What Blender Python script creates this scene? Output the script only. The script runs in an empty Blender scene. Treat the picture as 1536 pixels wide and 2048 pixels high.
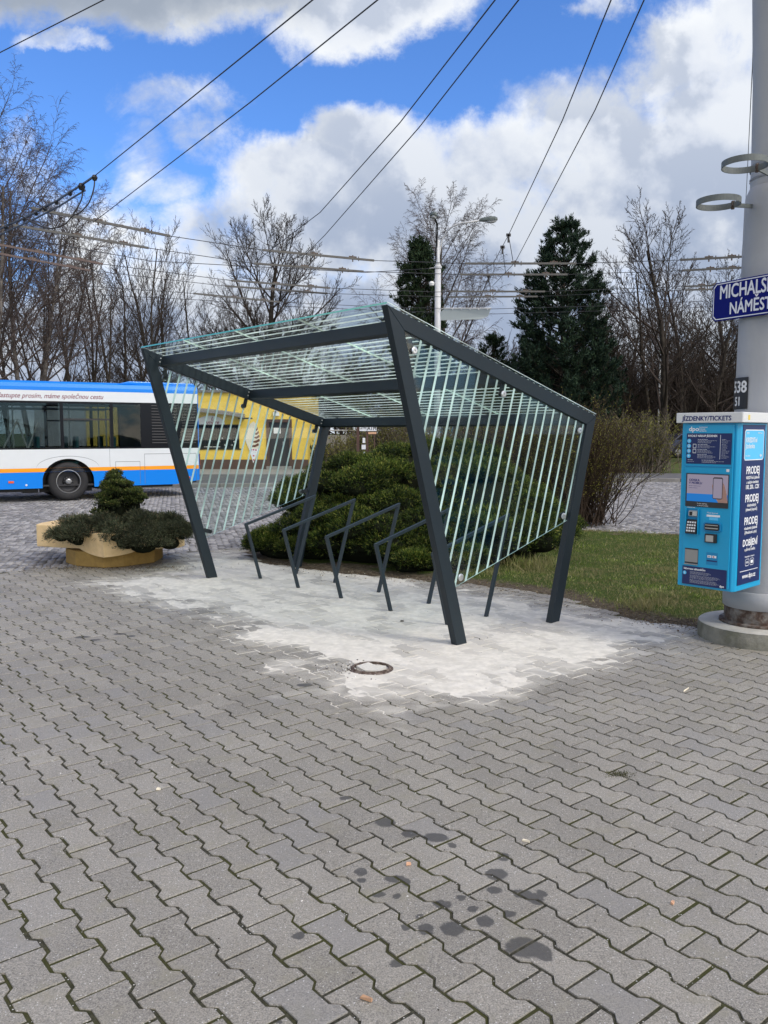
import bpy, math, random
import numpy as np
from mathutils import Vector, Matrix
R = math.radians
rnd = random.Random(7)
rng = np.random.default_rng(11)
S = bpy.context.scene
COL = S.collection

# ---------------------------------------------------------------- camera
F, PITCH, EYE = 1669.2, 0.09464, 1.65          # focal length in photo pixels, tilt down, eye height
cam_d = bpy.data.cameras.new("camera")
cam = bpy.data.objects.new("camera", cam_d)
COL.objects.link(cam)
cam.location = (0, 0, EYE)
cam.rotation_euler = (math.pi / 2 - PITCH, 0, 0)
cam_d.sensor_fit = 'VERTICAL'
cam_d.sensor_height = 36
cam_d.lens = F / 2048 * 36
cam_d.clip_end = 3000
S.camera = cam
S.render.resolution_x, S.render.resolution_y = 768, 1024
S.cycles.max_bounces = 8
S.cycles.transparent_max_bounces = 40
S.cycles.caustics_reflective = False
S.cycles.caustics_refractive = False
S.view_settings.view_transform = 'Standard'
S.view_settings.look = 'None'
S.view_settings.exposure = 0.45
S.view_settings.gamma = 1.0


def ray(px, py):
    x = (px - 768) / F; y = (1024 - py) / F
    c, s = math.cos(PITCH), math.sin(PITCH)
    return (x, c + y * s, -s + y * c)


def G(px, py, z=0.0):
    """world point at height z seen at a photo pixel"""
    r = ray(px, py); t = (z - EYE) / r[2]
    return (r[0] * t, r[1] * t, z)


def D(px, py, Y):
    """world point at distance Y seen at a photo pixel"""
    r = ray(px, py); t = Y / r[1]
    return (r[0] * t, Y, EYE + r[2] * t)


# ---------------------------------------------------------------- node helper
class NT:
    def __init__(s, nt):
        s.t = nt

    def n(s, kind, **k):
        o = s.t.nodes.new(kind)
        for a, v in k.items():
            if a.startswith('i_'):
                key = a[2:]
                key = int(key) if key.isdigit() else key.replace('_', ' ')
                s.put(o.inputs[key], v)
            else:
                setattr(o, a, v)
        return o

    def put(s, sock, v):
        if isinstance(v, bpy.types.NodeSocket):
            s.t.links.new(v, sock)
        elif isinstance(v, bpy.types.Node):
            s.t.links.new(v.outputs[0], sock)
        else:
            if isinstance(v, (tuple, list)) and len(v) == 3 and sock.type == 'RGBA':
                v = (*v, 1)
            sock.default_value = v

    def m(s, op, a, b=0.0, c=0.0, clamp=False):
        o = s.t.nodes.new('ShaderNodeMath'); o.operation = op; o.use_clamp = clamp
        s.put(o.inputs[0], a); s.put(o.inputs[1], b); s.put(o.inputs[2], c)
        return o.outputs[0]

    def ss(s, x, a, b, lo=0.0, hi=1.0):
        o = s.t.nodes.new('ShaderNodeMapRange'); o.interpolation_type = 'SMOOTHSTEP'
        s.put(o.inputs[0], x)
        for i, v in enumerate((a, b, lo, hi)):
            s.put(o.inputs[i + 1], v)
        return o.outputs[0]

    def noise(s, vec, scale, detail=4, rough=.55, dist=0.0, out=0):
        o = s.t.nodes.new('ShaderNodeTexNoise')
        if vec is not None: s.put(o.inputs['Vector'], vec)
        o.inputs['Scale'].default_value = scale
        o.inputs['Detail'].default_value = detail
        o.inputs['Roughness'].default_value = rough
        o.inputs['Distortion'].default_value = dist
        return o.outputs[out]

    def mix(s, f, a, b, mode='MIX'):
        o = s.t.nodes.new('ShaderNodeMix'); o.data_type = 'RGBA'; o.blend_type = mode
        s.put(o.inputs[0], f); s.put(o.inputs[6], a); s.put(o.inputs[7], b)
        return o.outputs[2]

    def vm(s, op, a, b=(0, 0, 0)):
        o = s.t.nodes.new('ShaderNodeVectorMath'); o.operation = op
        s.put(o.inputs[0], a); s.put(o.inputs[1], b)
        return o.outputs['Value'] if op in ('LENGTH', 'DOT_PRODUCT', 'DISTANCE') else o.outputs[0]


# ---------------------------------------------------------------- sky, clouds and sun
SUN_AZ, SUN_EL = R(128), R(43)     # azimuth clockwise from +Y
W = bpy.data.worlds.new("World"); S.world = W; W.use_nodes = True
W.node_tree.nodes.clear()
w = NT(W.node_tree)
sky = w.n('ShaderNodeTexSky', sky_type='NISHITA', sun_disc=False)
sky.sun_elevation = SUN_EL; sky.sun_rotation = SUN_AZ
sky.air_density = 1.0; sky.dust_density = .3; sky.ozone_density = 2.5
tc = w.n('ShaderNodeTexCoord')
sp = w.n('ShaderNodeSeparateXYZ', i_0=tc.outputs['Generated'])
yy = w.m('MAXIMUM', sp.outputs[1], .12)
uu = w.m('DIVIDE', sp.outputs[0], yy)
vv = w.m('DIVIDE', sp.outputs[2], yy)
uv = w.n('ShaderNodeCombineXYZ', i_0=uu, i_1=vv, i_2=0.0).outputs[0]


def skypt(px, py):
    r = ray(px, py)
    return r[0] / r[1], r[2] / r[1]


warp = w.noise(uv, 3.6, 8, .66, out=1)
warp = w.vm('SUBTRACT', warp, (.5, .5, .5))
uvw = w.vm('ADD', uv, w.vm('MULTIPLY', warp, (.17, .13, 0)))
dens = None
# cumulus banks: centre (photo px), half axes (px), rotation, weight
for cx, cy, ax, ay, rot, wt in [
        (250, -45, 520, 125, 2, 1.0), (740, 5, 260, 105, 12, 1.0), (105, 92, 120, 36, 0, .72), (1180, 10, 70, 40, 0, .55),
        (310, 215, 190, 75, 5, .60), (415, 285, 150, 85, -20, .60), (500, 330, 60, 50, 0, .5), (250, 320, 110, 120, 0, .50), (330, 390, 160, 60, 0, .62),
        (575, 105, 60, 42, 0, .5), (190, 155, 120, 40, 0, .35),
        (620, 385, 230, 120, -15, 1.0), (745, 290, 170, 105, 0, 1.0), (560, 480, 300, 130, 0, .95), (900, 330, 330, 115, 6, 1.0),
        (1010, 450, 520, 210, 0, 1.05), (1230, 330, 300, 160, -30, .92), (1410, 210, 210, 250, 0, 1.0), (1330, 115, 130, 85, -30, .85),
        (1500, 60, 150, 180, 0, .95), (1480, 420, 420, 260, 0, 1.05), (240, 520, 420, 130, 0, .70), (800, 700, 1700, 230, 0, 1.0),
        (20, 330, 110, 120, 0, .40), (1140, 195, 60, 30, 0, .42)]:
    u0, v0 = skypt(cx, cy)
    mp = w.n('ShaderNodeMapping', vector_type='TEXTURE', i_0=uvw)
    mp.inputs['Location'].default_value = (u0, v0, 0)
    mp.inputs['Rotation'].default_value = (0, 0, R(rot))
    mp.inputs['Scale'].default_value = (ax / F, ay / F, 1)
    l = w.vm('LENGTH', mp.outputs[0])
    g = w.ss(l, 1.35, .35, 0.0, wt)
    dens = g if dens is None else w.m('MAXIMUM', dens, g)
# away from the photographed part of the sky: broken cloud everywhere
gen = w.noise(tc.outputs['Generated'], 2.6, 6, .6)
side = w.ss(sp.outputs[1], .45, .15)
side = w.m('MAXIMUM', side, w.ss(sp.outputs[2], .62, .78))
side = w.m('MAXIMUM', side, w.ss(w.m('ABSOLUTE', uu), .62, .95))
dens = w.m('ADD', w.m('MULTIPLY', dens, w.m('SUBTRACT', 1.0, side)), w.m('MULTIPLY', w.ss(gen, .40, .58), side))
fine = w.noise(uv, 6.0, 10, .64, .35)
fine2 = w.noise(uv, 23.0, 6, .6)
dd = w.m('ADD', dens, w.m('ADD', w.m('MULTIPLY', w.m('SUBTRACT', fine, .5), 1.55), w.m('MULTIPLY', w.m('SUBTRACT', fine2, .5), .50)))
alpha = w.ss(dd, .34, .90)
# grey bodies, bright rims
bel = w.noise(w.vm('ADD', uv, (.025, .05, 0)), 4.5, 7, .55)
bel0 = w.noise(uv, 4.5, 7, .55)
lit = w.m('ADD', .5, w.m('MULTIPLY', w.m('SUBTRACT', bel0, bel), 6.0))
body = w.ss(dens, .62, 1.02)
low = w.ss(vv, .42, .16)          # cloud bases towards the skyline are greyer
c_hi = (.71, .73, .75); c_mid = (.45, .50, .61); c_lo = (.22, .28, .40)
cc = w.mix(w.m('MULTIPLY', body, .58, clamp=True), c_hi, c_mid)
cc = w.mix(w.m('MULTIPLY', w.m('MULTIPLY', low, body), .72, clamp=True), cc, c_lo)
cc = w.mix(w.ss(lit, .35, .9, 0.0, .45), cc, c_hi)
cc = w.mix(w.ss(lit, .5, .05, 0.0, .45), cc, c_lo)
# the grey underside of the bank at the top left
u1, v1 = skypt(150, -40)
mp = w.n('ShaderNodeMapping', vector_type='TEXTURE', i_0=uvw)
mp.inputs['Location'].default_value = (u1, v1, 0); mp.inputs['Scale'].default_value = (520 / F, 115 / F, 1)
cc = w.mix(w.ss(w.vm('LENGTH', mp.outputs[0]), 1.2, .4, 0.0, .8), cc, (.23, .27, .33))
# unseen rest of sky: cloud boosted and warmed as soft fill, brightest near sun
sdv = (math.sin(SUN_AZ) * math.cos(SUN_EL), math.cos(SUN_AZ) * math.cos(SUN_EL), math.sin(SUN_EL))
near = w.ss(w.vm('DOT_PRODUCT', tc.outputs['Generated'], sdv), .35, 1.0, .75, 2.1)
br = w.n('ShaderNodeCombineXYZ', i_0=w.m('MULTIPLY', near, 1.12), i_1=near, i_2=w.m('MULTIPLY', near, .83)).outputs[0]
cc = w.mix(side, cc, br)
skyc = w.mix(1.0, sky.outputs[0], (.066, .102, .156), 'MULTIPLY')
hz = w.ss(vv, .30, 0.0, 0.0, .5)
skyc = w.mix(hz, skyc, (.40, .50, .66))
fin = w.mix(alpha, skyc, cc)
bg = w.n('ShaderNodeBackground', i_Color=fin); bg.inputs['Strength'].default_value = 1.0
out = w.n('ShaderNodeOutputWorld', i_0=bg.outputs[0])

sun_d = bpy.data.lights.new("sun", 'SUN')
sun_d.energy = 1.4; sun_d.angle = R(12); sun_d.color = (1, .95, .88)
sun = bpy.data.objects.new("sun", sun_d); COL.objects.link(sun)
sd = Vector((math.sin(SUN_AZ) * math.cos(SUN_EL), math.cos(SUN_AZ) * math.cos(SUN_EL), math.sin(SUN_EL)))
sun.rotation_euler = sd.to_track_quat('Z', 'Y').to_euler()

# ---------------------------------------------------------------- materials
MATS = {}


def mat(name, col=(.5, .5, .5), rough=.6, var=.0, vscale=6, bump=0.0, bscale=40, metal=0.0, spec=.5, col2=None, coat=0.0, island=0.0, sub=None):
    if name in MATS: return MATS[name]
    m = bpy.data.materials.new(name); m.use_nodes = True
    t = NT(m.node_tree); m.node_tree.nodes.clear()
    p = t.n('ShaderNodeBsdfPrincipled'); o = t.n('ShaderNodeOutputMaterial', i_0=p.outputs[0])
    p.inputs['Roughness'].default_value = rough
    p.inputs['Metallic'].default_value = metal
    p.inputs['Specular IOR Level'].default_value = spec
    p.inputs['Coat Weight'].default_value = coat
    pos = t.n('ShaderNodeNewGeometry').outputs['Position']
    c = (*col, 1)
    if col2 is not None:
        n1 = t.noise(pos, vscale, 6, .6)
        f = t.ss(n1, .38, .64)
        c = t.mix(f, col, col2)
    if var:
        n2 = t.noise(pos, vscale * 1.7, 5, .6)
        v = t.ss(n2, .25, .75, 1 - var, 1 + var)
        vc = t.n('ShaderNodeCombineXYZ', i_0=v, i_1=v, i_2=v).outputs[0]
        c = t.mix(1.0, c, vc, 'MULTIPLY')
    if island:
        ri = t.n('ShaderNodeNewGeometry').outputs['Random Per Island']
        v = t.ss(ri, 0.0, 1.0, 1 - island, 1 + island)
        vc = t.n('ShaderNodeCombineXYZ', i_0=v, i_1=v, i_2=v).outputs[0]
        c = t.mix(1.0, c, vc, 'MULTIPLY')
    t.put(p.inputs['Base Color'], c)
    if bump:
        b = t.n('ShaderNodeBump'); b.inputs['Strength'].default_value = bump; b.inputs['Distance'].default_value = .01
        t.put(b.inputs['Height'], t.noise(pos, bscale, 5, .65))
        t.put(p.inputs['Normal'], b.outputs[0])
    if sub:
        pass
    MATS[name] = m
    m['bsdf'] = p.name
    return m


def glass(name, tint=(.9, .97, .95), rough=0.0, ior=1.5, refl=1.0):
    m = bpy.data.materials.new(name); m.use_nodes = True; m.node_tree.nodes.clear()
    t = NT(m.node_tree)
    tr = t.n('ShaderNodeBsdfTransparent', i_0=tint)
    gl = t.n('ShaderNodeBsdfGlossy', i_Color=(1, 1, 1)); gl.inputs['Roughness'].default_value = rough
    ge = t.n('ShaderNodeNewGeometry'); cs = t.m('ABSOLUTE', t.vm('DOT_PRODUCT', ge.outputs['Incoming'], ge.outputs['Normal']))
    fr = t.m('ADD', .04, t.m('MULTIPLY', .96, t.m('POWER', t.m('SUBTRACT', 1.0, cs), 5.0)))
    f = t.m('MULTIPLY', fr, refl, clamp=True)
    mx = t.n('ShaderNodeMixShader', i_0=f, i_1=tr.outputs[0], i_2=gl.outputs[0])
    t.n('ShaderNodeOutputMaterial', i_0=mx.outputs[0])
    MATS[name] = m
    return m


def leafmat(name, cols, trans=.25, rough=.6, spec=.25, dry=None, tip=None):
    """foliage: colour picked per leaf, a little light passing through"""
    m = bpy.data.materials.new(name); m.use_nodes = True; m.node_tree.nodes.clear()
    t = NT(m.node_tree)
    ri = t.n('ShaderNodeNewGeometry').outputs['Random Per Island']
    cr = t.n('ShaderNodeValToRGB', i_0=ri)
    els = cr.color_ramp.elements
    while len(els) < len(cols): els.new(.5)
    for i, (p, c) in enumerate(cols):
        els[i].position = p; els[i].color = (*c, 1)
    pos = t.n('ShaderNodeNewGeometry').outputs['Position']
    v = t.ss(t.noise(pos, 2.2, 3, .5), .3, .7, .62, 1.3)
    vc = t.n('ShaderNodeCombineXYZ', i_0=v, i_1=v, i_2=v).outputs[0]
    c = t.mix(1.0, cr.outputs[0], vc, 'MULTIPLY')
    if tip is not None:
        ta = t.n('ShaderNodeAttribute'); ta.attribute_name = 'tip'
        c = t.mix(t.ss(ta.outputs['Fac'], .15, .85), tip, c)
    if dry: c = t.mix(t.ss(t.noise(pos, 1.9, 6, .68), .40, .56, 0, .85), c, dry)
    p = t.n('ShaderNodeBsdfPrincipled', i_Base_Color=c); p.inputs['Roughness'].default_value = rough
    p.inputs['Specular IOR Level'].default_value = spec
    tl = t.n('ShaderNodeBsdfTranslucent', i_Color=c)
    mx = t.n('ShaderNodeMixShader', i_0=trans, i_1=p.outputs[0], i_2=tl.outputs[0])
    t.n('ShaderNodeOutputMaterial', i_0=mx.outputs[0])
    MATS[name] = m
    return m


# ---------------------------------------------------------------- mesh builders
class MB:
    def __init__(s):
        s.v = []; s.f = []

    def add(s, vs, fs):
        b = len(s.v); s.v += [tuple(p) for p in vs]; s.f += [tuple(b + i for i in f) for f in fs]; return s

    def box(s, x0, x1, y0, y1, z0, z1, M=None):
        vs = [(x, y, z) for z in (z0, z1) for y in (y0, y1) for x in (x0, x1)]
        if M is not None: vs = [M @ Vector(p) for p in vs]
        return s.add(vs, [(0, 2, 3, 1), (4, 5, 7, 6), (0, 1, 5, 4), (2, 6, 7, 3), (0, 4, 6, 2), (1, 3, 7, 5)])

    def prism(s, poly, off, flip=False):
        """polygon (list of 3-D points) extruded by vector off"""
        n = len(poly); o = Vector(off)
        vs = [Vector(p) for p in poly] + [Vector(p) + o for p in poly]
        fs = [tuple(range(n))[::-1], tuple(range(n, 2 * n))] + [(i, (i + 1) % n, n + (i + 1) % n, n + i) for i in range(n)]
        return s.add(vs, fs)

    def tube(s, path, r, n=8, cap=True, closed=False):
        P = [Vector(p) for p in path]; k = len(P)
        rs = r if isinstance(r, (list, tuple)) else [r] * k
        prev = None; rings = []
        for i, p in enumerate(P):
            a = P[i - 1] if (i or closed) else p
            b = P[(i + 1) % k] if (i < k - 1 or closed) else p
            d = (b - a)
            if d.length < 1e-9: d = Vector((0, 0, 1))
            d.normalize()
            if prev is None:
                u = d.orthogonal().normalized()
            else:
                u = (prev - d * prev.dot(d))
                u = u.normalized() if u.length > 1e-6 else d.orthogonal().normalized()
            prev = u; v = d.cross(u)
            rings.append([p + (u * math.cos(2 * math.pi * j / n) + v * math.sin(2 * math.pi * j / n)) * rs[i] for j in range(n)])
        vs = [q for rg in rings for q in rg]; fs = []
        for i in range(k if closed else k - 1):
            i2 = (i + 1) % k
            for j in range(n):
                j2 = (j + 1) % n
                fs.append((i * n + j, i * n + j2, i2 * n + j2, i2 * n + j))
        if cap and not closed:
            fs.append(tuple(range(n))[::-1]); fs.append(tuple(range((k - 1) * n, k * n)))
        return s.add(vs, fs)

    def bar(s, a, b, wx, wz, up=(0, 0, 1)):
        """rectangular bar from a to b; wz along up, wx sideways"""
        a, b = Vector(a), Vector(b); d = (b - a).normalized(); u = Vector(up)
        sx = d.cross(u).normalized(); uz = sx.cross(d).normalized()
        vs = []
        for p in (a, b):
            for i, j in ((-1, -1), (1, -1), (1, 1), (-1, 1)):
                vs.append(p + sx * wx / 2 * i + uz * wz / 2 * j)
        return s.add(vs, [(3, 2, 1, 0), (4, 5, 6, 7)] + [(i, (i + 1) % 4, 4 + (i + 1) % 4, 4 + i) for i in range(4)])

    def lathe(s, prof, c=(0, 0, 0), n=32, ax='z', a0=0, a1=2 * math.pi):
        full = abs(a1 - a0 - 2 * math.pi) < 1e-6
        m = n if full else n + 1; vs = []
        for r, h in prof:
            for j in range(m):
                a = a0 + (a1 - a0) * j / n
                x, y = r * math.cos(a), r * math.sin(a)
                p = (x, y, h) if ax == 'z' else ((x, h, y) if ax == 'y' else (h, x, y))
                vs.append((p[0] + c[0], p[1] + c[1], p[2] + c[2]))
        fs = []
        for i in range(len(prof) - 1):
            for j in range(n if full else n):
                j2 = (j + 1) % m
                fs.append((i * m + j, i * m + j2, (i + 1) * m + j2, (i + 1) * m + j))
        return s.add(vs, fs)

    def quad(s, a, b, c, d):
        return s.add([a, b, c, d], [(0, 1, 2, 3)])

    def mesh(s, name, smooth=False):
        me = bpy.data.meshes.new(name); me.from_pydata(s.v, [], s.f); me.update()
        if smooth: me.shade_smooth()
        return me


def link(name, me, m, parent=None, bevel=0, smooth=False, fixn=True):
    if isinstance(me, MB):
        me = me.mesh(name, smooth)
        if fixn:
            import bmesh
            bm = bmesh.new(); bm.from_mesh(me); bmesh.ops.recalc_face_normals(bm, faces=bm.faces); bm.to_mesh(me); bm.free()
            if smooth: me.shade_smooth()
    me.name = name
    o = bpy.data.objects.new(name, me); COL.objects.link(o)
    if m is not None:
        me.materials.clear()
        for q in (m if isinstance(m, (list, tuple)) else [m]): me.materials.append(q)
    if parent is not None: o.parent = parent
    if bevel:
        b = o.modifiers.new('bevel', 'BEVEL'); b.width = bevel; b.segments = 2; b.limit_method = 'ANGLE'; b.angle_limit = R(40)
    if smooth and bevel == 0 and not isinstance(smooth, bool):
        pass
    return o


def thing(name, label, cat, loc=(0, 0, 0), rz=0.0, group=None):
    o = bpy.data.objects.new(name, None); COL.objects.link(o)
    o.location = loc; o.rotation_euler = (0, 0, rz); o.empty_display_size = .2
    o['label'] = label; o['category'] = cat
    if group: o['group'] = group
    return o


def tag(o, label=None, cat=None, group=None, kind=None):
    if label: o['label'] = label
    if cat: o['category'] = cat
    if group: o['group'] = group
    if kind: o['kind'] = kind
    return o


def dup(root, loc, rz=0.0, label=None, scale=None):
    r = root.copy(); COL.objects.link(r); r.location = loc; r.rotation_euler = (0, 0, rz)
    if scale: r.scale = scale
    if label: r['label'] = label
    for ch in root.children:
        c = ch.copy(); COL.objects.link(c); c.parent = r
        for g in ch.children:
            d = g.copy(); COL.objects.link(d); d.parent = c
    return r


def npmesh(name, V, Q, nv=4):
    """mesh from numpy arrays: vertices (n,3), faces (m,nv)"""
    me = bpy.data.meshes.new(name)
    V = np.ascontiguousarray(V, np.float32); Q = np.ascontiguousarray(Q, np.int32)
    me.vertices.add(len(V)); me.vertices.foreach_set('co', V.ravel())
    me.loops.add(Q.size); me.loops.foreach_set('vertex_index', Q.ravel())
    me.polygons.add(len(Q)); me.polygons.foreach_set('loop_start', np.arange(0, Q.size, nv, dtype=np.int32))
    me.update(calc_edges=True)
    me.shade_flat()
    return me


def segmesh(name, segs, n=3):
    """tapered prisms along segments (p0,p1,r0,r1)"""
    A = np.array([s[0] for s in segs], float); B = np.array([s[1] for s in segs], float)
    r0 = np.array([s[2] for s in segs]); r1 = np.array([s[3] for s in segs])
    d = B - A; d /= np.maximum(np.linalg.norm(d, axis=1, keepdims=True), 1e-9)
    h = np.where(np.abs(d[:, 2:3]) < .9, np.array([[0, 0, 1.]]), np.array([[1., 0, 0]]))
    u = np.cross(d, h); u /= np.linalg.norm(u, axis=1, keepdims=True); v = np.cross(d, u)
    V = np.empty((len(A), 2 * n, 3))
    for j in range(n):
        a = 2 * math.pi * j / n
        o = u * math.cos(a) + v * math.sin(a)
        V[:, j] = A + o * r0[:, None]; V[:, n + j] = B + o * r1[:, None]
    base = (np.arange(len(A)) * 2 * n)[:, None, None]
    q = np.array([[j, (j + 1) % n, n + (j + 1) % n, n + j] for j in range(n)])[None]
    me = npmesh(name, V.reshape(-1, 3), (base + q).reshape(-1, 4))
    me.shade_smooth()
    return me


def leaves(P, Dr, L, Wd, seed=0):
    """flat kite-shaped leaves at points P pointing along Dr"""
    r = np.random.default_rng(seed)
    n = len(P)
    Dr = Dr / np.maximum(np.linalg.norm(Dr, axis=1, keepdims=True), 1e-9)
    s = np.cross(Dr, r.normal(size=(n, 3))); s /= np.maximum(np.linalg.norm(s, axis=1, keepdims=True), 1e-9)
    L = np.broadcast_to(np.asarray(L, float), (n,))[:, None]; Wd = np.broadcast_to(np.asarray(Wd, float), (n,))[:, None]
    V = np.stack([P, P + Dr * L * .5 + s * Wd * .5, P + Dr * L, P + Dr * L * .5 - s * Wd * .5], 1).reshape(-1, 3)
    Q = np.arange(4 * n).reshape(-1, 4)
    return V, Q


def vnoise(x, y, sc, seed=0):
    x = np.asarray(x) * sc; y = np.asarray(y) * sc
    xi = np.floor(x).astype(np.int64); yi = np.floor(y).astype(np.int64)
    fx = x - xi; fy = y - yi; fx = fx * fx * (3 - 2 * fx); fy = fy * fy * (3 - 2 * fy)

    def hsh(a, b):
        h = (a * 374761393 + b * 668265263 + seed * 974634777) & 0xffffffff
        h = ((h ^ (h >> 13)) * 1274126177) & 0xffffffff
        return ((h ^ (h >> 16)) & 0xffff) / 65535.0
    return (hsh(xi, yi) * (1 - fx) + hsh(xi + 1, yi) * fx) * (1 - fy) + (hsh(xi, yi + 1) * (1 - fx) + hsh(xi + 1, yi + 1) * fx) * fy


def fbm(x, y, sc, seed=0, oct=4):
    t = 0; a = .5; n = 0
    for i in range(oct):
        t = t + a * vnoise(x, y, sc, seed + i); n += a; a *= .5; sc *= 2.03
    return t / n


def polydist(x, y, poly):
    """signed distance to polygon, positive inside"""
    x = np.asarray(x, float); y = np.asarray(y, float)
    dmin = np.full(x.shape, 1e9); ins = np.zeros(x.shape, bool)
    n = len(poly)
    for i in range(n):
        x0, y0 = poly[i][:2]; x1, y1 = poly[(i + 1) % n][:2]
        dx, dy = x1 - x0, y1 - y0
        t = np.clip(((x - x0) * dx + (y - y0) * dy) / (dx * dx + dy * dy), 0, 1)
        dmin = np.minimum(dmin, np.hypot(x - x0 - t * dx, y - y0 - t * dy))
        c = ((y0 > y) != (y1 > y)) & (x < (x1 - x0) * (y - y0) / ((y1 - y0) if y1 != y0 else 1e-9) + x0)
        ins ^= c
    return np.where(ins, dmin, -dmin)


def text(body, size, bold=0.0, shear=0.0, align='LEFT', space=1.0):
    """lettering as MB in the XY plane, origin at the baseline"""
    c = bpy.data.curves.new('t', 'FONT'); c.body = body; c.size = size; c.offset = 0; c.shear = shear
    c.align_x = align; c.space_character = space; c.resolution_u = 3
    o = bpy.data.objects.new('t', c)
    me = bpy.data.meshes.new_from_object(o)
    mb = MB(); mb.v = [tuple(v.co) for v in me.vertices]; mb.f = [tuple(p.vertices) for p in me.polygons]
    bpy.data.objects.remove(o); bpy.data.meshes.remove(me); bpy.data.curves.remove(c)
    if bold:
        v0, f0 = mb.v, mb.f; mb = MB()
        for k, (dx, dy) in enumerate(((-1, 0), (1, 0), (0, .8), (0, -.8))):
            mb.add([(x + dx * bold, y + dy * bold, z + k * .00012) for x, y, z in v0], f0)
    return mb


def put(dst, src, M):
    dst.add([M @ Vector(p) for p in src.v], src.f)


def frameM(o, x, y, sx=1.0, sy=1.0):
    """matrix placing text: origin o, x axis, y axis, scaled"""
    x = Vector(x).normalized(); y = Vector(y).normalized(); z = x.cross(y)
    return Matrix(((x[0] * sx, y[0] * sy, z[0], o[0]), (x[1] * sx, y[1] * sy, z[1], o[1]), (x[2] * sx, y[2] * sy, z[2], o[2]), (0, 0, 0, 1)))
# ================================================================ GROUND
PA = R(-50.5)                                  # direction of the paver columns
PU = np.array([math.cos(PA), math.sin(PA)]); PV = np.array([-PU[1], PU[0]])
ISLAND = [(1.04, 8.91), (1.7, 8.41), (2.24, 7.22), (2.62, 6.98), (3.5, 7.0), (4.6, 6.2), (12, 5.0), (16, 9), (12, 13.2), (8, 13.3), (6, 13.25), (4.77, 13.57), (3.9, 13.9), (3.34, 14.2),
          (2.2, 14.9), (0.2, 15.2), (-1.2, 14.2), (-2.0, 12.4), (-1.85, 11.0), (-1.5, 10.45), (-.6, 9.75), (.2, 9.35)]
PAVED = [(-9, -3), (14, -3), (14, 4.7), (12, 5.0), (4.6, 6.25), (3.5, 7.05), (2.62, 7.03), (2.24, 7.27), (1.7, 8.46), (1.04, 8.96), (.2, 9.4), (-.6, 9.8), (-1.5, 10.5), (-1.85, 11.05),
         (-2.1, 11.9), (-2.75, 11.55), (-3.4, 10.43), (-4.56, 9.79), (-9, 8.4)]
SAND = [G(*p)[:2] for p in [(215, 1168), (330, 1152), (380, 1120), (440, 1098), (520, 1125), (640, 1138), (740, 1150), (860, 1170), (960, 1184), (1060, 1203), (1130, 1216), (1250, 1240), (1300, 1262),
                            (1240, 1290), (1175, 1312), (1100, 1336), (985, 1362), (905, 1388), (790, 1402), (700, 1396), (640, 1368), (590, 1322), (510, 1282), (505, 1240), (430, 1215), (300, 1200)]]


def sandmask(x, y):
    d = polydist(x, y, SAND)
    n = (fbm(x, y, 1.3, 5, 5) - .5) * 1.5 + (fbm(x * .8 + y * .5, y * 2.2 - x, 3.0, 9, 4) - .5) * .7
    return np.clip(.5 + d * .9 + n * .55, 0, 1)


# --- base ground sheet to the horizon
def grassmat():
    m = bpy.data.materials.new('turf'); m.use_nodes = True; m.node_tree.nodes.clear(); t = NT(m.node_tree)
    pos = t.n('ShaderNodeNewGeometry').outputs['Position']
    a = t.noise(pos, .5, 6, .65); b = t.noise(pos, 9, 5, .7)
    c = t.mix(t.ss(b, .3, .7), (.045, .075, .018), (.115, .135, .045))
    c = t.mix(t.ss(a, .52, .68), c, (.12, .10, .06))
    p = t.n('ShaderNodeBsdfPrincipled', i_Base_Color=c); p.inputs['Roughness'].default_value = .9; p.inputs['Specular IOR Level'].default_value = .1
    bp = t.n('ShaderNodeBump', i_Height=t.noise(pos, 30, 4, .7)); bp.inputs['Strength'].default_value = .8; bp.inputs['Distance'].default_value = .05
    t.put(p.inputs['Normal'], bp.outputs[0])
    t.n('ShaderNodeOutputMaterial', i_0=p.outputs[0]); MATS['turf'] = m
    return m


grassmat()
g = MB(); g.quad((-900, -60, -.09), (900, -60, -.09), (900, 1500, -.09), (-900, 1500, -.09))
tag(link('ground', g, MATS['turf']), kind='structure')
mat('bed', (.035, .034, .032), .95, .3, 30, .5, 120)

# --- interlocking pavers, one mesh
ga = np.array([-.4, 2.702])
ks = np.arange(-110, 120); js = np.arange(-110, 120)
Kk, Jj = np.meshgrid(ks, js, indexing='ij')
cu = (Jj + .5 + .5 * (Kk % 2)) * .22; cv = Kk * .1435
cx = ga[0] + cu * PU[0] + cv * PV[0]; cy = ga[1] + cu * PU[1] + cv * PV[1]
cx = cx.ravel(); cy = cy.ravel(); par = (Kk % 2).ravel()
PLINTH = (3.02, 6.63)
dd_ = polydist(cx, cy, PAVED)
keep = (dd_ > -.02) & (np.hypot(cx + .09, cy - 5.73) > .115) & (np.hypot(cx - PLINTH[0], cy - PLINTH[1]) > .40) & (np.abs(cx) < 1.8 + .75 * np.maximum(cy, 0)) & (cy > .3)
cx = cx[keep]; cy = cy[keep]
N = len(cx)
w1, w2 = .084, .0595
out_ = [(-.11, -w1), (-.067, -w1), (-.043, -w2), (.043, -w2), (.067, -w1), (.11, -w1), (.11, w1), (.067, w1), (.043, w2), (-.043, w2), (-.067, w1), (-.11, w1)]
out_ = np.array(out_)


def inset(o, g):
    q = o.copy(); q[:, 0] -= np.sign(o[:, 0]) * np.where(np.abs(o[:, 0]) > .1, g, 0); q[:, 1] -= np.sign(o[:, 1]) * g
    return q


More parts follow.
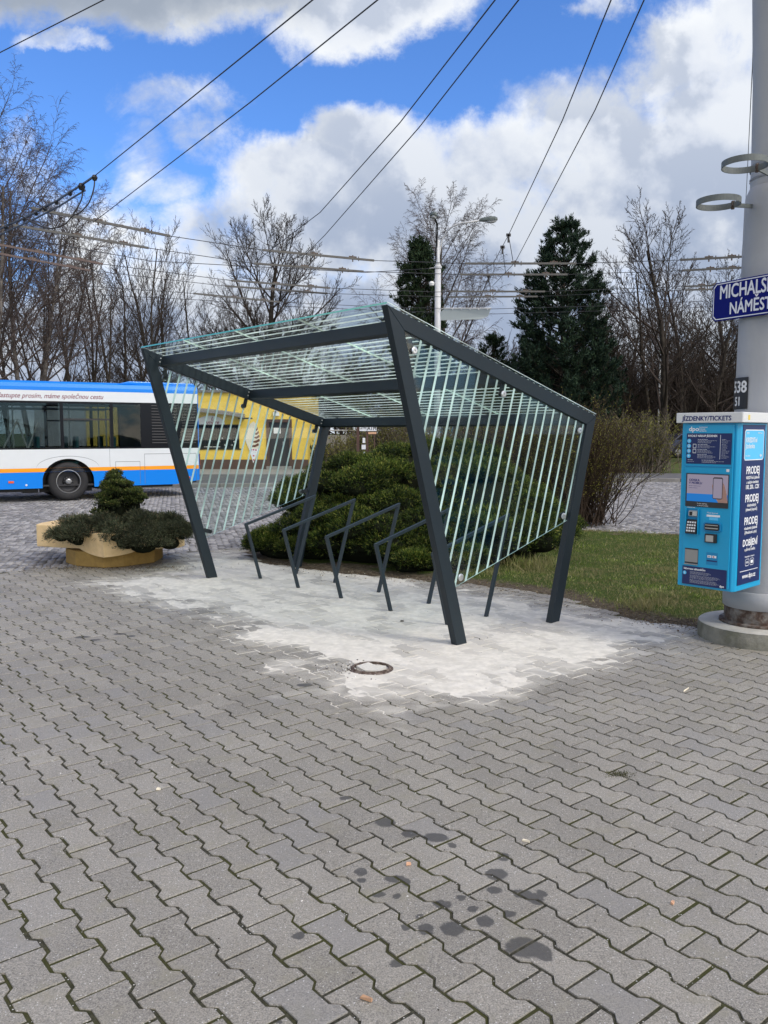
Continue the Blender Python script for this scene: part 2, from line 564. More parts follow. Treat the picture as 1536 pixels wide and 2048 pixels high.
r0 = inset(out_, .0072); r1 = inset(out_, .0062); r2 = inset(out_, .0058)
hz_ = np.clip(rng.normal(.0002, .0007, N), -.0012, .0018); tx = np.clip(rng.normal(0, .005, N), -.009, .009); ty = np.clip(rng.normal(0, .005, N), -.009, .009)
rot = rng.normal(0, .006, N); jx = rng.normal(0, .0009, N); jy = rng.normal(0, .0009, N)
V = np.empty((N, 36, 3))
for li, (rr, z) in enumerate(((r0, 0.0), (r1, -.0016), (r2, -.035))):
    for k in range(12):
        a, b = rr[k]
        a2 = a * np.cos(rot) - b * np.sin(rot) + jx; b2 = a * np.sin(rot) + b * np.cos(rot) + jy
        V[:, li * 12 + k, 0] = cx + a2 * PU[0] + b2 * PV[0]
        V[:, li * 12 + k, 1] = cy + a2 * PU[1] + b2 * PV[1]
        V[:, li * 12 + k, 2] = z + hz_ + a * tx + b * ty
base = (np.arange(N) * 36)[:, None]
Q = []
for li in (0, 1):
    for k in range(12):
        k2 = (k + 1) % 12
        Q.append([(li + 1) * 12 + k, (li + 1) * 12 + k2, li * 12 + k2, li * 12 + k])
# top: four quads + two, as a fan of quads over the 12-gon
Q += [[0, 1, 10, 11], [1, 2, 9, 10], [2, 3, 8, 9], [3, 4, 7, 8], [4, 5, 6, 7]]
Q = np.array(Q)
pm = npmesh('paving', V.reshape(-1, 3), (base[:, :, None] + Q[None]).reshape(-1, 4))
sm_ = sandmask(V[:, :, 0], V[:, :, 1]).ravel()
at = pm.attributes.new('sand', 'FLOAT', 'POINT'); at.data.foreach_set('value', sm_.astype(np.float32))

STAINS = [(770, 1645, 21, 9), (818, 1667, 17, 9), (872, 1675, 24, 10), (905, 1690, 8, 5), (1007, 1714, 14, 9), (993, 1748, 22, 12), (722, 1744, 12, 8), (722, 1762, 9, 5), (790, 1758, 22, 8),
          (812, 1764, 10, 8), (757, 1789, 14, 6), (793, 1792, 9, 5), (922, 1796, 11, 7), (988, 1781, 14, 8), (1045, 1787, 19, 9), (1082, 1786, 12, 8), (1070, 1797, 17, 13), (885, 1808, 20, 8),
          (945, 1817, 11, 6), (838, 1833, 10, 6), (813, 1855, 9, 6), (852, 1858, 18, 12), (905, 1857, 26, 15), (970, 1843, 17, 12), (1020, 1828, 14, 7), (1052, 1896, 41, 21), (1085, 1905, 18, 18),
          (597, 1872, 14, 8), (794, 1926, 15, 9), (555, 2043, 12, 6), (690, 1596, 14, 4), (480, 1258, 12, 2), (240, 1268, 12, 2), (262, 1272, 8, 2), (165, 1274, 15, 2), (190, 1280, 10, 2), (610, 1370, 16, 3)]


def pavemat(nm, top=True):
    m = bpy.data.materials.new(nm); m.use_nodes = True; m.node_tree.nodes.clear(); t = NT(m.node_tree)
    geo = t.n('ShaderNodeNewGeometry'); pos = geo.outputs['Position']; ri = geo.outputs['Random Per Island']
    big = t.noise(pos, .9, 5, .6); mid = t.noise(pos, 14, 5, .6); fine = t.noise(pos, 190, 4, .8)
    c = t.mix(t.ss(big, .3, .7), (.214, .200, .170), (.276, .260, .225))
    c = t.mix(t.ss(mid, .35, .75, 0, .45), c, (.28, .268, .240))
    v = t.m('ADD', t.ss(ri, 0, 1, .885, 1.085), t.m('ADD', t.ss(fine, .30, .70, -.55, .55), t.ss(t.noise(pos, 70, 3, .7), .3, .7, -.14, .14)))
    vc = t.n('ShaderNodeCombineXYZ', i_0=v, i_1=v, i_2=v).outputs[0]
    c = t.mix(1.0, c, vc, 'MULTIPLY')
    # yellowish wear in the middle of some stones, bluish others
    c = t.mix(t.ss(t.noise(pos, 5.5, 4, .6), .54, .70, 0, .45), c, (.24, .225, .165))
    c = t.mix(t.ss(ri, .9, .93, 0, .35), c, (.17, .17, .175))
    # scuffs
    scf = t.noise(t.vm('MULTIPLY', pos, (1, 5, 1)), 22, 6, .75, 1.2)
    c = t.mix(t.ss(scf, .62, .70, 0, .35), c, (.36, .36, .35))
    # white and dark grit
    vo = t.n('ShaderNodeTexVoronoi', i_Vector=pos); vo.inputs['Scale'].default_value = 95
    sp_ = t.m('MULTIPLY', t.ss(vo.outputs['Distance'], .24, .15), t.ss(vo.outputs['Color'], .66, .70))
    c = t.mix(t.m('MULTIPLY', sp_, .8), c, (.62, .62, .60))
    vo2 = t.n('ShaderNodeTexVoronoi', i_Vector=pos); vo2.inputs['Scale'].default_value = 60
    sp2 = t.m('MULTIPLY', t.ss(vo2.outputs['Distance'], .16, .10), t.ss(vo2.outputs['Color'], .80, .82))
    c = t.mix(t.m('MULTIPLY', sp2, .6), c, (.06, .06, .055))
    # damp oily drips
    wv = t.vm('ADD', pos, t.vm('MULTIPLY', t.vm('SUBTRACT', t.noise(pos, 24, 4, .65, out=1), (.5, .5, .5)), (.045, .045, 0)))
    st = None
    for (px, py, ax, ay) in STAINS:
        p0 = G(px, py); p1 = G(px + ax, py); p2 = G(px, py + ay)
        rx = abs(p1[0] - p0[0]); ry = abs(p2[1] - p0[1])
        mp = t.n('ShaderNodeMapping', vector_type='TEXTURE', i_0=wv)
        mp.inputs['Location'].default_value = p0; mp.inputs['Scale'].default_value = (rx, max(ry, rx * .7), 1)
        s1 = t.ss(t.vm('LENGTH', mp.outputs[0]), 1.12, .86)
        st = s1 if st is None else t.m('MAXIMUM', st, s1)
    rough = t.m('ADD', .56, t.m('MULTIPLY', t.m('SUBTRACT', mid, .5), .3))
    c = t.mix(t.m('MULTIPLY', st, t.ss(fine, .2, .8, .62, .92)), c, (.036, .035, .034))
    # dusty film of jointing sand
    sa = t.n('ShaderNodeAttribute'); sa.attribute_name = 'sand'
    sn = t.noise(t.vm('MULTIPLY', pos, (1, 1.6, 1)), 3.2, 7, .62, .6)
    sf = t.ss(t.m('ADD', sa.outputs['Fac'], t.m('MULTIPLY', t.m('SUBTRACT', sn, .5), 1.25)), .18, .80)
    sf = t.m('MULTIPLY', sf, t.ss(ri, 0, 1, .66, 1.0))
    c = t.mix(t.m('MULTIPLY', sf, .93), c, (.62, .595, .53))
    # soil washed on to the paving by the lawn edge
    p = t.n('ShaderNodeBsdfPrincipled', i_Base_Color=c, i_Roughness=rough)
    p.inputs['Specular IOR Level'].default_value = .5
    bp = t.n('ShaderNodeBump', i_Height=t.m('ADD', fine, t.m('MULTIPLY', mid, .8))); bp.inputs['Strength'].default_value = .55; bp.inputs['Distance'].default_value = .0022
    t.put(p.inputs['Normal'], bp.outputs[0])
    t.n('ShaderNodeOutputMaterial', i_0=p.outputs[0]); MATS[nm] = m
    return m


pavemat('pavers')
tag(link('paving', pm, MATS['pavers']), kind='structure')
# bed with mossy joint filling
m = bpy.data.materials.new('joints'); m.use_nodes = True; m.node_tree.nodes.clear(); t = NT(m.node_tree)
pos = t.n('ShaderNodeNewGeometry').outputs['Position']
c = t.mix(t.ss(t.noise(pos, 60, 4, .7), .35, .65), (.030, .030, .023), (.075, .073, .056))
c = t.mix(t.ss(t.noise(pos, 2.6, 5, .65), .42, .60, 0, .85), c, (.055, .058, .020))
vo = t.n('ShaderNodeTexVoronoi', i_Vector=pos); vo.inputs['Scale'].default_value = 120
c = t.mix(t.m('MULTIPLY', t.ss(vo.outputs['Distance'], .36, .24), t.ss(vo.outputs['Color'], .80, .82)), c, (.5, .5, .48))
p = t.n('ShaderNodeBsdfPrincipled', i_Base_Color=c); p.inputs['Roughness'].default_value = .95; p.inputs['Specular IOR Level'].default_value = .1
bp = t.n('ShaderNodeBump', i_Height=t.noise(pos, 160, 4, .7)); bp.inputs['Strength'].default_value = .9; bp.inputs['Distance'].default_value = .004
t.put(p.inputs['Normal'], bp.outputs[0]); t.n('ShaderNodeOutputMaterial', i_0=p.outputs[0]); MATS['joints'] = m
g = MB(); g.add([(x, y, -.0038) for x, y in PAVED], [tuple(range(len(PAVED)))])
tag(link('paving_joints', g, m), kind='structure')


# --- jointing sand lying over the new pavers
def gridmesh(name, x0, x1, y0, y1, st, zf, mask=None):
    xs = np.arange(x0, x1 + st, st); ys = np.arange(y0, y1 + st, st)
    X, Y = np.meshgrid(xs, ys); Z = zf(X, Y)
    nx, ny = len(xs), len(ys)
    idx = np.arange(nx * ny).reshape(ny, nx)
    Q = np.stack([idx[:-1, :-1], idx[:-1, 1:], idx[1:, 1:], idx[1:, :-1]], -1).reshape(-1, 4)
    if mask is not None:
        mk = mask((X[:-1, :-1] + st / 2).ravel(), (Y[:-1, :-1] + st / 2).ravel()); Q = Q[mk]
    Vv = np.stack([X, Y, Z], -1).reshape(-1, 3)
    us = np.unique(Q); mp_ = np.full(len(Vv), -1); mp_[us] = np.arange(len(us))
    me = npmesh(name, Vv[us], mp_[Q]); me.shade_smooth(); return me


def sandz(X, Y):
    mk = sandmask(X, Y)
    ridge = (fbm(X * PU[0] + Y * PU[1], (X * PV[0] + Y * PV[1]) * 2.4, 3.2, 21, 5) - .5)
    return -.0055 + .0062 * np.clip((mk - .18) * 2.2, 0, 1) + .015 * ridge * np.clip(mk * 1.4, .15, 1)


sx = [p[0] for p in SAND]; sy = [p[1] for p in SAND]
sme = gridmesh('jointing_sand', min(sx) - .6, max(sx) + .5, min(sy) - .5, max(sy) + .3, .022, sandz,
               lambda x, y: (sandmask(x, y) > .12) & (polydist(x, y, PAVED) > .04) & (np.hypot(x + .09, y - 5.73) > .15))
mat('sandm', (.68, .655, .59), .95, .10, 9, .35, 300, spec=.15, col2=(.60, .58, .52))
tag(link('jointing_sand', sme, MATS['sandm']), 'pale jointing sand swept over the new pavers under the shelter', 'sand', kind='stuff')

# --- cobbled square: granite setts laid in segmental arcs, one mesh
KERB = [(-40, 22.6), (-20, 23.8), (-8, 25.0), (-2.3, 25.75), (3, 27.0), (8.0, 28.3), (12, 27.9), (18, 27.2), (40, 27)]


def kerby(x):
    return np.interp(x, [k[0] for k in KERB], [k[1] for k in KERB])


FW, FP = 1.30, .108
cols = np.arange(-16, 14); rows = np.arange(60, 290)
sl = np.arange(-6, 7) * .1
Cc, Rr, Ss = np.meshgrid(cols, rows, sl, indexing='ij')
Cc = Cc.ravel(); Rr = Rr.ravel(); Ss = Ss.ravel() + rng.normal(0, .006, Cc.size)
sx_ = Cc * FW + Ss; sy_ = Rr * FP + .46 * (1 - (Ss / .65) ** 2) + rng.normal(0, .006, Cc.size)
ang = np.arctan(-.46 * 2 * Ss / .65 ** 2) + rng.normal(0, .05, Cc.size)
rotb = R(14)
X_ = sx_ * math.cos(rotb) - (sy_ - 17) * math.sin(rotb); Y_ = 17 + sx_ * math.sin(rotb) + (sy_ - 17) * math.cos(rotb); ang = ang + rotb
k = (polydist(X_, Y_, ISLAND) < -.05) & (polydist(X_, Y_, PAVED) < -.04) & (Y_ < kerby(X_) - .06) & (np.abs(X_) < 3 + .62 * Y_) & (X_ > -15) & (X_ < 13) & (Y_ > 8.2)
X_ = X_[k]; Y_ = Y_[k]; ang = ang[k]; n = len(X_)
hw = .0475 + rng.normal(0, .003, n); hd = .040 + rng.normal(0, .003, n)
V = np.empty((n, 12, 3)); ca, sa_ = np.cos(ang), np.sin(ang)
crn = rng.normal(0, .004, (n, 4, 2)); tz = rng.normal(0, .003, n)
for k4, (i, j) in enumerate(((-1, -1), (1, -1), (1, 1), (-1, 1))):
    for li, (sc, z) in enumerate(((.74, .0), (.97, -.010), (1.0, -.045))):
        a = i * hw * sc + crn[:, k4, 0]; b = j * hd * sc + crn[:, k4, 1]
        V[:, li * 4 + k4, 0] = X_ + a * ca - b * sa_; V[:, li * 4 + k4, 1] = Y_ + a * sa_ + b * ca; V[:, li * 4 + k4, 2] = z + tz
Q = [[0, 1, 2, 3]] + [[(l + 1) * 4 + q, (l + 1) * 4 + (q + 1) % 4, l * 4 + (q + 1) % 4, l * 4 + q] for l in (0, 1) for q in range(4)]
cme = npmesh('cobbled_square', V.reshape(-1, 3), ((np.arange(n) * 12)[:, None, None] + np.array(Q)[None]).reshape(-1, 4))
cme.shade_smooth()
mat('setts', (.27, .265, .262), .55, .12, 2.0, .5, 55, spec=.4, col2=(.19, .188, .19), island=.38)
tag(link('cobbled_square', cme, MATS['setts']), kind='structure')
g = MB(); g.quad((-26, 8, -.028), (30, 8, -.028), (30, 30, -.028), (-26, 30, -.028))
m = mat('settbed', (.025, .024, .022), .95, .3, 20, .6, 90, spec=.1)
tag(link('cobble_bed', g, m), kind='structure')

# --- kerb, footway beyond, lighter apron by the kiosk
xs = np.linspace(-30, 34, 65)
kb = MB(); wk = .16
kv = []
for x in xs:
    y = float(kerby(x)); kv += [(x, y, -.03), (x, y, .100), (x, y + .012, .112), (x, y + wk, .112)]
kb.add(kv, [(i * 4 + a, (i + 1) * 4 + a, (i + 1) * 4 + a + 1, i * 4 + a + 1) for i in range(len(xs) - 1) for a in range(3)])
m = bpy.data.materials.new('kerbstone'); m.use_nodes = True; m.node_tree.nodes.clear(); t = NT(m.node_tree)
pos = t.n('ShaderNodeNewGeometry').outputs['Position']; sp3 = t.n('ShaderNodeSeparateXYZ', i_0=pos)
jt = t.m('ABSOLUTE', t.m('SUBTRACT', t.m('FRACT', sp3.outputs[0]), .5))
c = t.mix(t.ss(t.noise(pos, 3, 5, .6), .35, .65), (.26, .255, .24), (.17, .165, .155)); c = t.mix(t.ss(jt, .485, .492), c, (.04, .04, .04))
p = t.n('ShaderNodeBsdfPrincipled', i_Base_Color=c); p.inputs['Roughness'].default_value = .85
t.n('ShaderNodeOutputMaterial', i_0=p.outputs[0])
tag(link('kerb', kb, m), kind='structure')
fw = MB(); fv = []
for x in xs:
    y = float(kerby(x)); fv += [(x, y + wk, .108), (x, (31.0 if x < -1 else y + 3.9), .108)]
fw.add(fv, [(i * 2, (i + 1) * 2, (i + 1) * 2 + 1, i * 2 + 1) for i in range(len(xs) - 1)])
mat('asphalt', (.115, .115, .115), .85, .15, 3, .5, 120, col2=(.085, .085, .087))
tag(link('footway', fw, MATS['asphalt']), kind='structure')
ap = MB(); ap.quad((-30, 31.0, .112), (-2.0, 31.0, .112), (-2.2, 36, .112), (-30, 36, .112))
mat('apron', (.25, .24, .225), .85, .1, 3, .3, 60)
tag(link('pavement', ap, MATS['apron']), kind='structure')
# park lawn beyond the footway
pl = gridmesh('park_lawn', -40, 60, 29, 140, 1.5, lambda X, Y: .085 + .12 * (fbm(X, Y, .12, 3) - .3) * np.clip((Y - 33) / 10, 0, 1),
              lambda x, y: ((y > np.interp(x, [-3, 34], [36, 31.0])) | (x > -1.5)) & (y > kerby(x) + 3.2))
tag(link('park_lawn', pl, MATS['turf']), kind='structure')

# --- the lawn island with its soil edge
def lawnz(X, Y):
    d = polydist(X, Y, ISLAND)
    return -.006 + np.clip(d, -.05, .5) * .09 + .02 * (fbm(X, Y, 2.5, 8) - .5) * np.clip(d * 3, 0, 1)


lm = bpy.data.materials.new('lawn_soil'); lm.use_nodes = True; lm.node_tree.nodes.clear(); t = NT(lm.node_tree)
pos = t.n('ShaderNodeNewGeometry').outputs['Position']
c = t.mix(t.ss(t.noise(pos, 25, 6, .7), .35, .65), (.065, .050, .034), (.16, .135, .10))
ga_ = t.n('ShaderNodeAttribute'); ga_.attribute_name = 'green'
gn = t.mix(t.ss(t.noise(pos, 60, 4, .7), .3, .7), (.035, .060, .012), (.085, .115, .030))
c = t.mix(t.ss(t.m('ADD', ga_.outputs['Fac'], t.m('MULTIPLY', t.m('SUBTRACT', t.noise(pos, 9, 5, .6), .5), .8)), .25, .6), c, gn)
p = t.n('ShaderNodeBsdfPrincipled', i_Base_Color=c); p.inputs['Roughness'].default_value = .95; p.inputs['Specular IOR Level'].default_value = .1
bp = t.n('ShaderNodeBump', i_Height=t.noise(pos, 90, 5, .75)); bp.inputs['Strength'].default_value = 1; bp.inputs['Distance'].default_value = .02
t.put(p.inputs['Normal'], bp.outputs[0]); t.n('ShaderNodeOutputMaterial', i_0=p.outputs[0])
lme = gridmesh('lawn', -2.4, 16, 4.6, 15.6, .06, lawnz, lambda x, y: polydist(x, y, ISLAND) > -.07)
co = np.empty(len(lme.vertices) * 3, np.float32); lme.vertices.foreach_get('co', co); co = co.reshape(-1, 3)


def green(x, y):
    d = polydist(x, y, ISLAND)
    bare = fbm(x, y, 1.6, 31, 4)
    return np.clip(np.clip((d - .10) * 2.2, 0, 1) - np.clip((bare - .56) * 5, 0, .7) * np.clip(1.6 - d * .8, 0, 1), 0, 1)


at = lme.attributes.new('green', 'FLOAT', 'POINT'); at.data.foreach_set('value', green(co[:, 0], co[:, 1]).astype(np.float32))
tag(link('lawn', lme, lm), kind='structure')

leafmat('grassblade', [(0, (.09, .15, .020)), (.45, (.155, .24, .032)), (.72, (.23, .29, .055)), (.86, (.36, .33, .13)), (1, (.50, .45, .28))], .3, dry=(.24, .21, .10))
ng = 150000
gx = rng.uniform(.6, 7.5, ng); gy = rng.uniform(5.4, 14.8, ng)
gk = (rng.random(ng) < green(gx, gy) * .95 + .04) & (polydist(gx, gy, ISLAND) > .03) & (np.abs(gx) < 1.5 + .5 * gy) & (rng.random(ng) < .35 + .65 * np.clip(11.5 - gy, 0, 3) / 3)
gx = gx[gk]; gy = gy[gk]; n = len(gx)
gz = lawnz(gx, gy)
tuft = fbm(gx, gy, 2.2, 77, 4)
gl = (.022 + .030 * rng.random(n)) * (.7 + 1.1 * np.clip((tuft - .45) * 3, 0, 1))
dr = np.stack([rng.normal(0, .55, n), rng.normal(0, .55, n), np.ones(n)], -1)
Vg, Qg = leaves(np.stack([gx, gy, gz], -1), dr, gl, .0065, 3)
go = link('grass', npmesh('grass', Vg, Qg), MATS['grassblade'])
tag(go, 'short patchy green grass of the lawn beside the shelter', 'grass', kind='stuff')
# tall tufts by the plinth and under the juniper
for i, (tx_, ty_, hh, nn, lb) in enumerate([(2.38, 7.62, .11, 160, 'small dark grass tuft in the lawn left of the plinth'), (2.62, 7.85, .10, 130, 'dark grass tuft behind the ticket machine base'), (1.75, 9.9, .2, 420, 'tall green grass clump beneath the juniper edge')]):
    P_ = np.stack([rng.normal(tx_, hh * .9, nn), rng.normal(ty_, hh * .9, nn), np.full(nn, .02)], -1)
    Vt, Qt = leaves(P_, np.stack([rng.normal(0, .5, nn), rng.normal(0, .5, nn), np.ones(nn)], -1), rng.uniform(.6, 1.2, nn) * hh, .008, 5 + i)
    tag(link('grass_tuft', npmesh('grass_tuft', Vt, Qt), MATS['grassblade']), lb, 'grass tuft')
# litter of dry leaves and crumbs on the soil edge
nl = 1500
tt = rng.random(nl); ex = np.interp(tt, np.linspace(0, 1, 8), [-1.5, -.6, .2, 1.04, 1.7, 2.24, 2.5, 2.62]); ey = np.interp(tt, np.linspace(0, 1, 8), [10.45, 9.75, 9.35, 8.91, 8.41, 7.27, 7.08, 6.98])
P_ = np.stack([ex + rng.normal(0, .13, nl), ey + rng.normal(.03, .13, nl), np.full(nl, .006)], -1)
P_[:, 2] = np.maximum(.003, lawnz(P_[:, 0], P_[:, 1]) + .004)
dr = np.stack([rng.normal(0, 1, nl), rng.normal(0, 1, nl), rng.uniform(0, .35, nl)], -1)
Vt, Qt = leaves(P_, dr, rng.uniform(.006, .028, nl), rng.uniform(.004, .012, nl), 8)
leafmat('drylitter', [(0, (.07, .05, .03)), (.5, (.16, .11, .065)), (.85, (.30, .25, .17)), (1, (.5, .47, .38))], .1, .9)
tag(link('leaf_litter', npmesh('leaf_litter', Vt, Qt), MATS['drylitter']), 'brown leaf litter and crumbs along the soil edge of the paving', 'litter', kind='stuff')
# crumbs and grit on the paving
nc = 2600
P_ = np.stack([rng.uniform(-4, 4.2, nc), rng.uniform(1.6, 9.5, nc) ** 1.0, np.full(nc, .001)], -1)
P_ = P_[(polydist(P_[:, 0], P_[:, 1], PAVED) > .1) & (np.abs(P_[:, 0]) < .55 * P_[:, 1] + .3)]
# more around the valve ring
P2 = np.stack([rng.normal(-.26, .11, 160), rng.normal(5.72, .09, 160), np.full(160, .003)], -1); P_ = np.concatenate([P_, P2])
n = len(P_); s_ = rng.uniform(.0012, .0042, n) ; s_[-160:] = rng.uniform(.003, .009, 160)
tet = np.array([(1, 1, 0), (-1, .8, 0), (0, -1.2, 0), (.1, .1, 1.2)])
V = P_[:, None, :] + tet[None] * s_[:, None, None] * rng.uniform(.6, 1.3, (n, 4, 3))
Qt = (np.arange(n) * 4)[:, None, None] + np.array([(0, 1, 3), (1, 2, 3), (2, 0, 3)])[None]
leafmat('gritm', [(0, (.06, .055, .05)), (.35, (.2, .19, .17)), (.6, (.45, .44, .42)), (1, (.7, .69, .66))], 0.0, .9)
tag(link('grit', npmesh('grit', V.reshape(-1, 3), Qt.reshape(-1, 3), 3), MATS['gritm']), 'loose light grit and crumbs scattered over the pavers', 'grit', kind='stuff')
# a few larger bits one can point at
mat('chipo', (.62, .36, .22), .7, .1, 60); mat('chipw', (.72, .66, .52), .8); mat('chipb', (.40, .24, .14), .8)
for nm, px, py, l, wd, a, mm, lb in [('wood_chip', 817, 1730, .013, .010, .1, 'chipo', 'small square orange chip lying among the oil drips'), ('wood_chip', 733, 2000, .026, .009, -.5, 'chipb', 'curled brown wood chip near the bottom of the photo'),
                                     ('straw', 1052, 1684, .022, .005, -.5, 'chipw', 'short pale straw on a paver right of the drips'), ('wood_chip', 1345, 1808, .012, .008, .9, 'chipo', 'reddish chip on a paver at lower right'),
                                     ('straw', 1372, 1381, .07, .003, .9, 'chipw', 'long thin bent pale straw on the pavers at right'), ('pebble', 317, 1580, .014, .010, 0, 'chipw', 'white pebble lying alone on the pavers at left'),
                                     ('pebble', 804, 1243, .022, .014, 0, 'bed', 'dark clod lying on the white sand between racks')]:
    q = G(px, py); l *= .75; wd *= .75; b = MB(); M = Matrix.Rotation(a, 4, 'Z')
    b.add([M @ Vector(p) for p in [(-l, -wd, .002), (l, -wd * .7, .002), (l * .9, wd, .002), (-l * .8, wd * .8, .002), (-l * .9, -wd * .8, .008), (l * .9, -wd * .5, .011), (l * .8, wd * .8, .009), (-l * .7, wd * .6, .011)]],
          [(0, 3, 2, 1), (4, 5, 6, 7), (0, 1, 5, 4), (1, 2, 6, 5), (2, 3, 7, 6), (3, 0, 4, 7)])
    o = link(nm, b, MATS[mm]); o.location = q; tag(o, lb, nm.replace('_', ' '))
q = G(1236, 1549); nm_ = 420; P_ = np.stack([rng.normal(q[0], .035, nm_), rng.normal(q[1], .022, nm_), np.full(nm_, -.001)], -1)
Vt, Qt = leaves(P_, np.stack([rng.normal(0, 1, nm_), rng.normal(0, 1, nm_), rng.uniform(0, .8, nm_)], -1), .009, .004, 71)
leafmat('mossm', [(0, (.02, .022, .008)), (.6, (.05, .06, .015)), (1, (.13, .12, .05))], .1, .9)
tag(link('moss_cushion', npmesh('moss_cushion', Vt, Qt), MATS['mossm']), 'small dark mossy cushion in a chipped paver at mid right of the paving', 'moss', kind='stuff')
# valve ring set in the paving
vr = thing('valve_box', 'rusty iron valve ring sunk in the paving with a white block inside', 'valve box', (-.09, 5.73, 0))
mat('rust', (.055, .034, .024), .85, .3, 30, .8, 90, col2=(.16, .13, .11)); mat('whiteblk', (.56, .55, .50), .9, .08, 30, .4, 100)
b = MB(); b.lathe([(.124, -.05), (.122, .014), (.129, .018), (.138, .015), (.144, .008), (.156, .004), (.160, -.02)], n=40)
link('rim', b, MATS['rust'], vr, smooth=False)
b = MB(); b.lathe([(.0, -.045), (.13, -.045)], n=24); link('floor', b, MATS['rust'], vr, fixn=False)
b = MB(); M = Matrix.Translation((.0, -.01, .004)) @ Matrix.Rotation(R(-22), 4, 'Z') @ Matrix.Rotation(R(7), 4, 'X')
b.add([M @ Vector(p) for p in [(-.108, -.02, -.02), (-.02, -.075, -.02), (.085, -.055, -.02), (.10, .045, -.02), (.02, .04, -.02), (-.05, .07, -.02), (-.105, -.015, .016), (-.018, -.07, .014), (.082, -.05, .014), (.095, .042, .016), (.02, .036, .014), (-.048, .066, .018)]],
      [(0, 5, 4, 3, 2, 1), (6, 7, 8, 9, 10, 11)] + [(i, (i + 1) % 6, 6 + (i + 1) % 6, 6 + i) for i in range(6)])
link('block', b, MATS['whiteblk'], vr)
# ================================================================ BICYCLE SHELTER
TH = -.86485
SO = (.5711, 6.3795, 0)
sh = thing('bicycle_shelter', 'dark grey steel bicycle shelter with striped glass walls and sloping glass roof', 'bicycle shelter', SO, TH)
mat('steel', (.010, .0185, .025), .48, .05, 5, .05, 250, spec=.35)
mat('steel_in', (.014, .019, .023), .5, spec=.3)
mat('disc', (.62, .63, .63), .32, metal=.85)
leafmat('frit', [(0, (.52, .71, .66)), (1, (.54, .73, .68))], .35, .5)
leafmat('frit_roof', [(0, (.74, .85, .77)), (1, (.76, .87, .79))], .62, .5)
mat('bolt', (.7, .7, .7), .4, metal=.6)
glass('pane', (.94, .98, .968), 0.0, 1.5, .6)
glass('roofpane', (.95, .985, .975), 0.0, 1.5, .8)
mat('edgeglass', (.10, .48, .42), .15, spec=.8)
LL, TW, CW = 4.009, .0625, .111
vf, zf_, vb, zb_ = -.7225, 2.5388, 1.7442, 1.7979
outer = [(0, 0), (vf, zf_), (vb, zb_), (1.2716, 0)]


def offline(a, b, d):
    dx, dz = b[0] - a[0], b[1] - a[1]; L = math.hypot(dx, dz)
    nx, nz = dz / L, -dx / L
    return (a[0] + nx * d, a[1] + nz * d), (b[0] + nx * d, b[1] + nz * d)


def isect(p, q):
    (x1, y1), (x2, y2) = p; (x3, y3), (x4, y4) = q
    dn = (x1 - x2) * (y3 - y4) - (y1 - y2) * (x3 - x4)
    a = x1 * y2 - y1 * x2; b = x3 * y4 - y3 * x4
    return ((a * (x3 - x4) - (x1 - x2) * b) / dn, (a * (y3 - y4) - (y1 - y2) * b) / dn)


i1, i2, i3 = offline(outer[0], outer[1], CW), offline(outer[1], outer[2], CW), offline(outer[2], outer[3], CW)
gl_ = ((-9, 0), (9, 0))
inner = [isect(i1, gl_), isect(i1, i2), isect(i2, i3), isect(i3, gl_)]
for side, u0 in (('right', -TW), ('left', -LL)):
    for nm, k in (('post', 0), ('rafter', 1), ('post', 2)):
        a, b = outer[k], outer[k + 1]; c, d = inner[k + 1], inner[k]
        mb = MB(); poly = [a, b, c, d]
        if k == 0: poly = [(0.003, -.03), b, c, (d[0] + .003, -.03)]
        if k == 2: poly = [a, (b[0], -.03), (c[0], -.03), d]; poly = [outer[2], (outer[3][0] - .005, -.03), (inner[3][0] - .005, -.03), inner[2]]
        mb.prism([(u0, v, z) for v, z in poly], (TW, 0, 0))
        link(nm, mb, MATS['steel'], sh, bevel=.004)
# purlins between the frames, square to the roof slope
SL = math.hypot(vb - vf, zb_ - zf_); sv, sz = (vb - vf) / SL, (zb_ - zf_) / SL      # along the slope
nv_, nz_ = -sz, sv                                                                   # upward normal


def slope(u, s, n=0.0):
    return (u, vf + sv * s + nv_ * n, zf_ + sz * s + nz_ * n)


for s in (.235, 1.365, 2.455):
    mb = MB()
    mb.prism([slope(-LL + TW + .001, s, -.002), slope(-LL + TW + .001, s + .062, -.002), slope(-LL + TW + .001, s + .062, -.104), slope(-LL + TW + .001, s, -.104)], (LL - 2 * TW - .002, 0, 0))
    p = link('purlin', mb, MATS['steel'], sh, bevel=.003)
    for n_ in (-.035, -.075):
        bb = MB(); q = slope(-LL + TW, s - .018, n_); bb.lathe([(.0, .006), (.007, .006), (.007, 0)], c=q, n=10, ax='x'); link('bolt_head', bb, MATS['bolt'], sh)
# roof panes with printed lines
js_ = [-LL + .001, -3.04, -2.065, -1.085, -.001]
for k in range(4):
    a, b = js_[k] + .005, js_[k + 1] - .005
    mb = MB(); mb.prism([slope(a, .0, .006), slope(b, .0, .006), slope(b, SL, .006), slope(a, SL, .006)], tuple(Vector(slope(0, 0, .018)) - Vector(slope(0, 0, .006))))
    pn = link('roof_pane', mb, MATS['roofpane'], sh)
    st = MB(); s = .078
    while s < SL - .02:
        st.add([slope(a, s, .0045), slope(b, s, .0045), slope(b, s + .019, .0045), slope(a, s + .019, .0045)], [(0, 1, 2, 3)]); s += .0795
    link('printed_lines', st, MATS['frit_roof'], pn)
    ed = MB(); ed.add([slope(a, -.001, .005), slope(b, -.001, .005), slope(b, -.001, .019), slope(a, -.001, .019)], [(0, 1, 2, 3)])
    link('pane_edge', ed, MATS['edgeglass'], pn)
jt = MB()
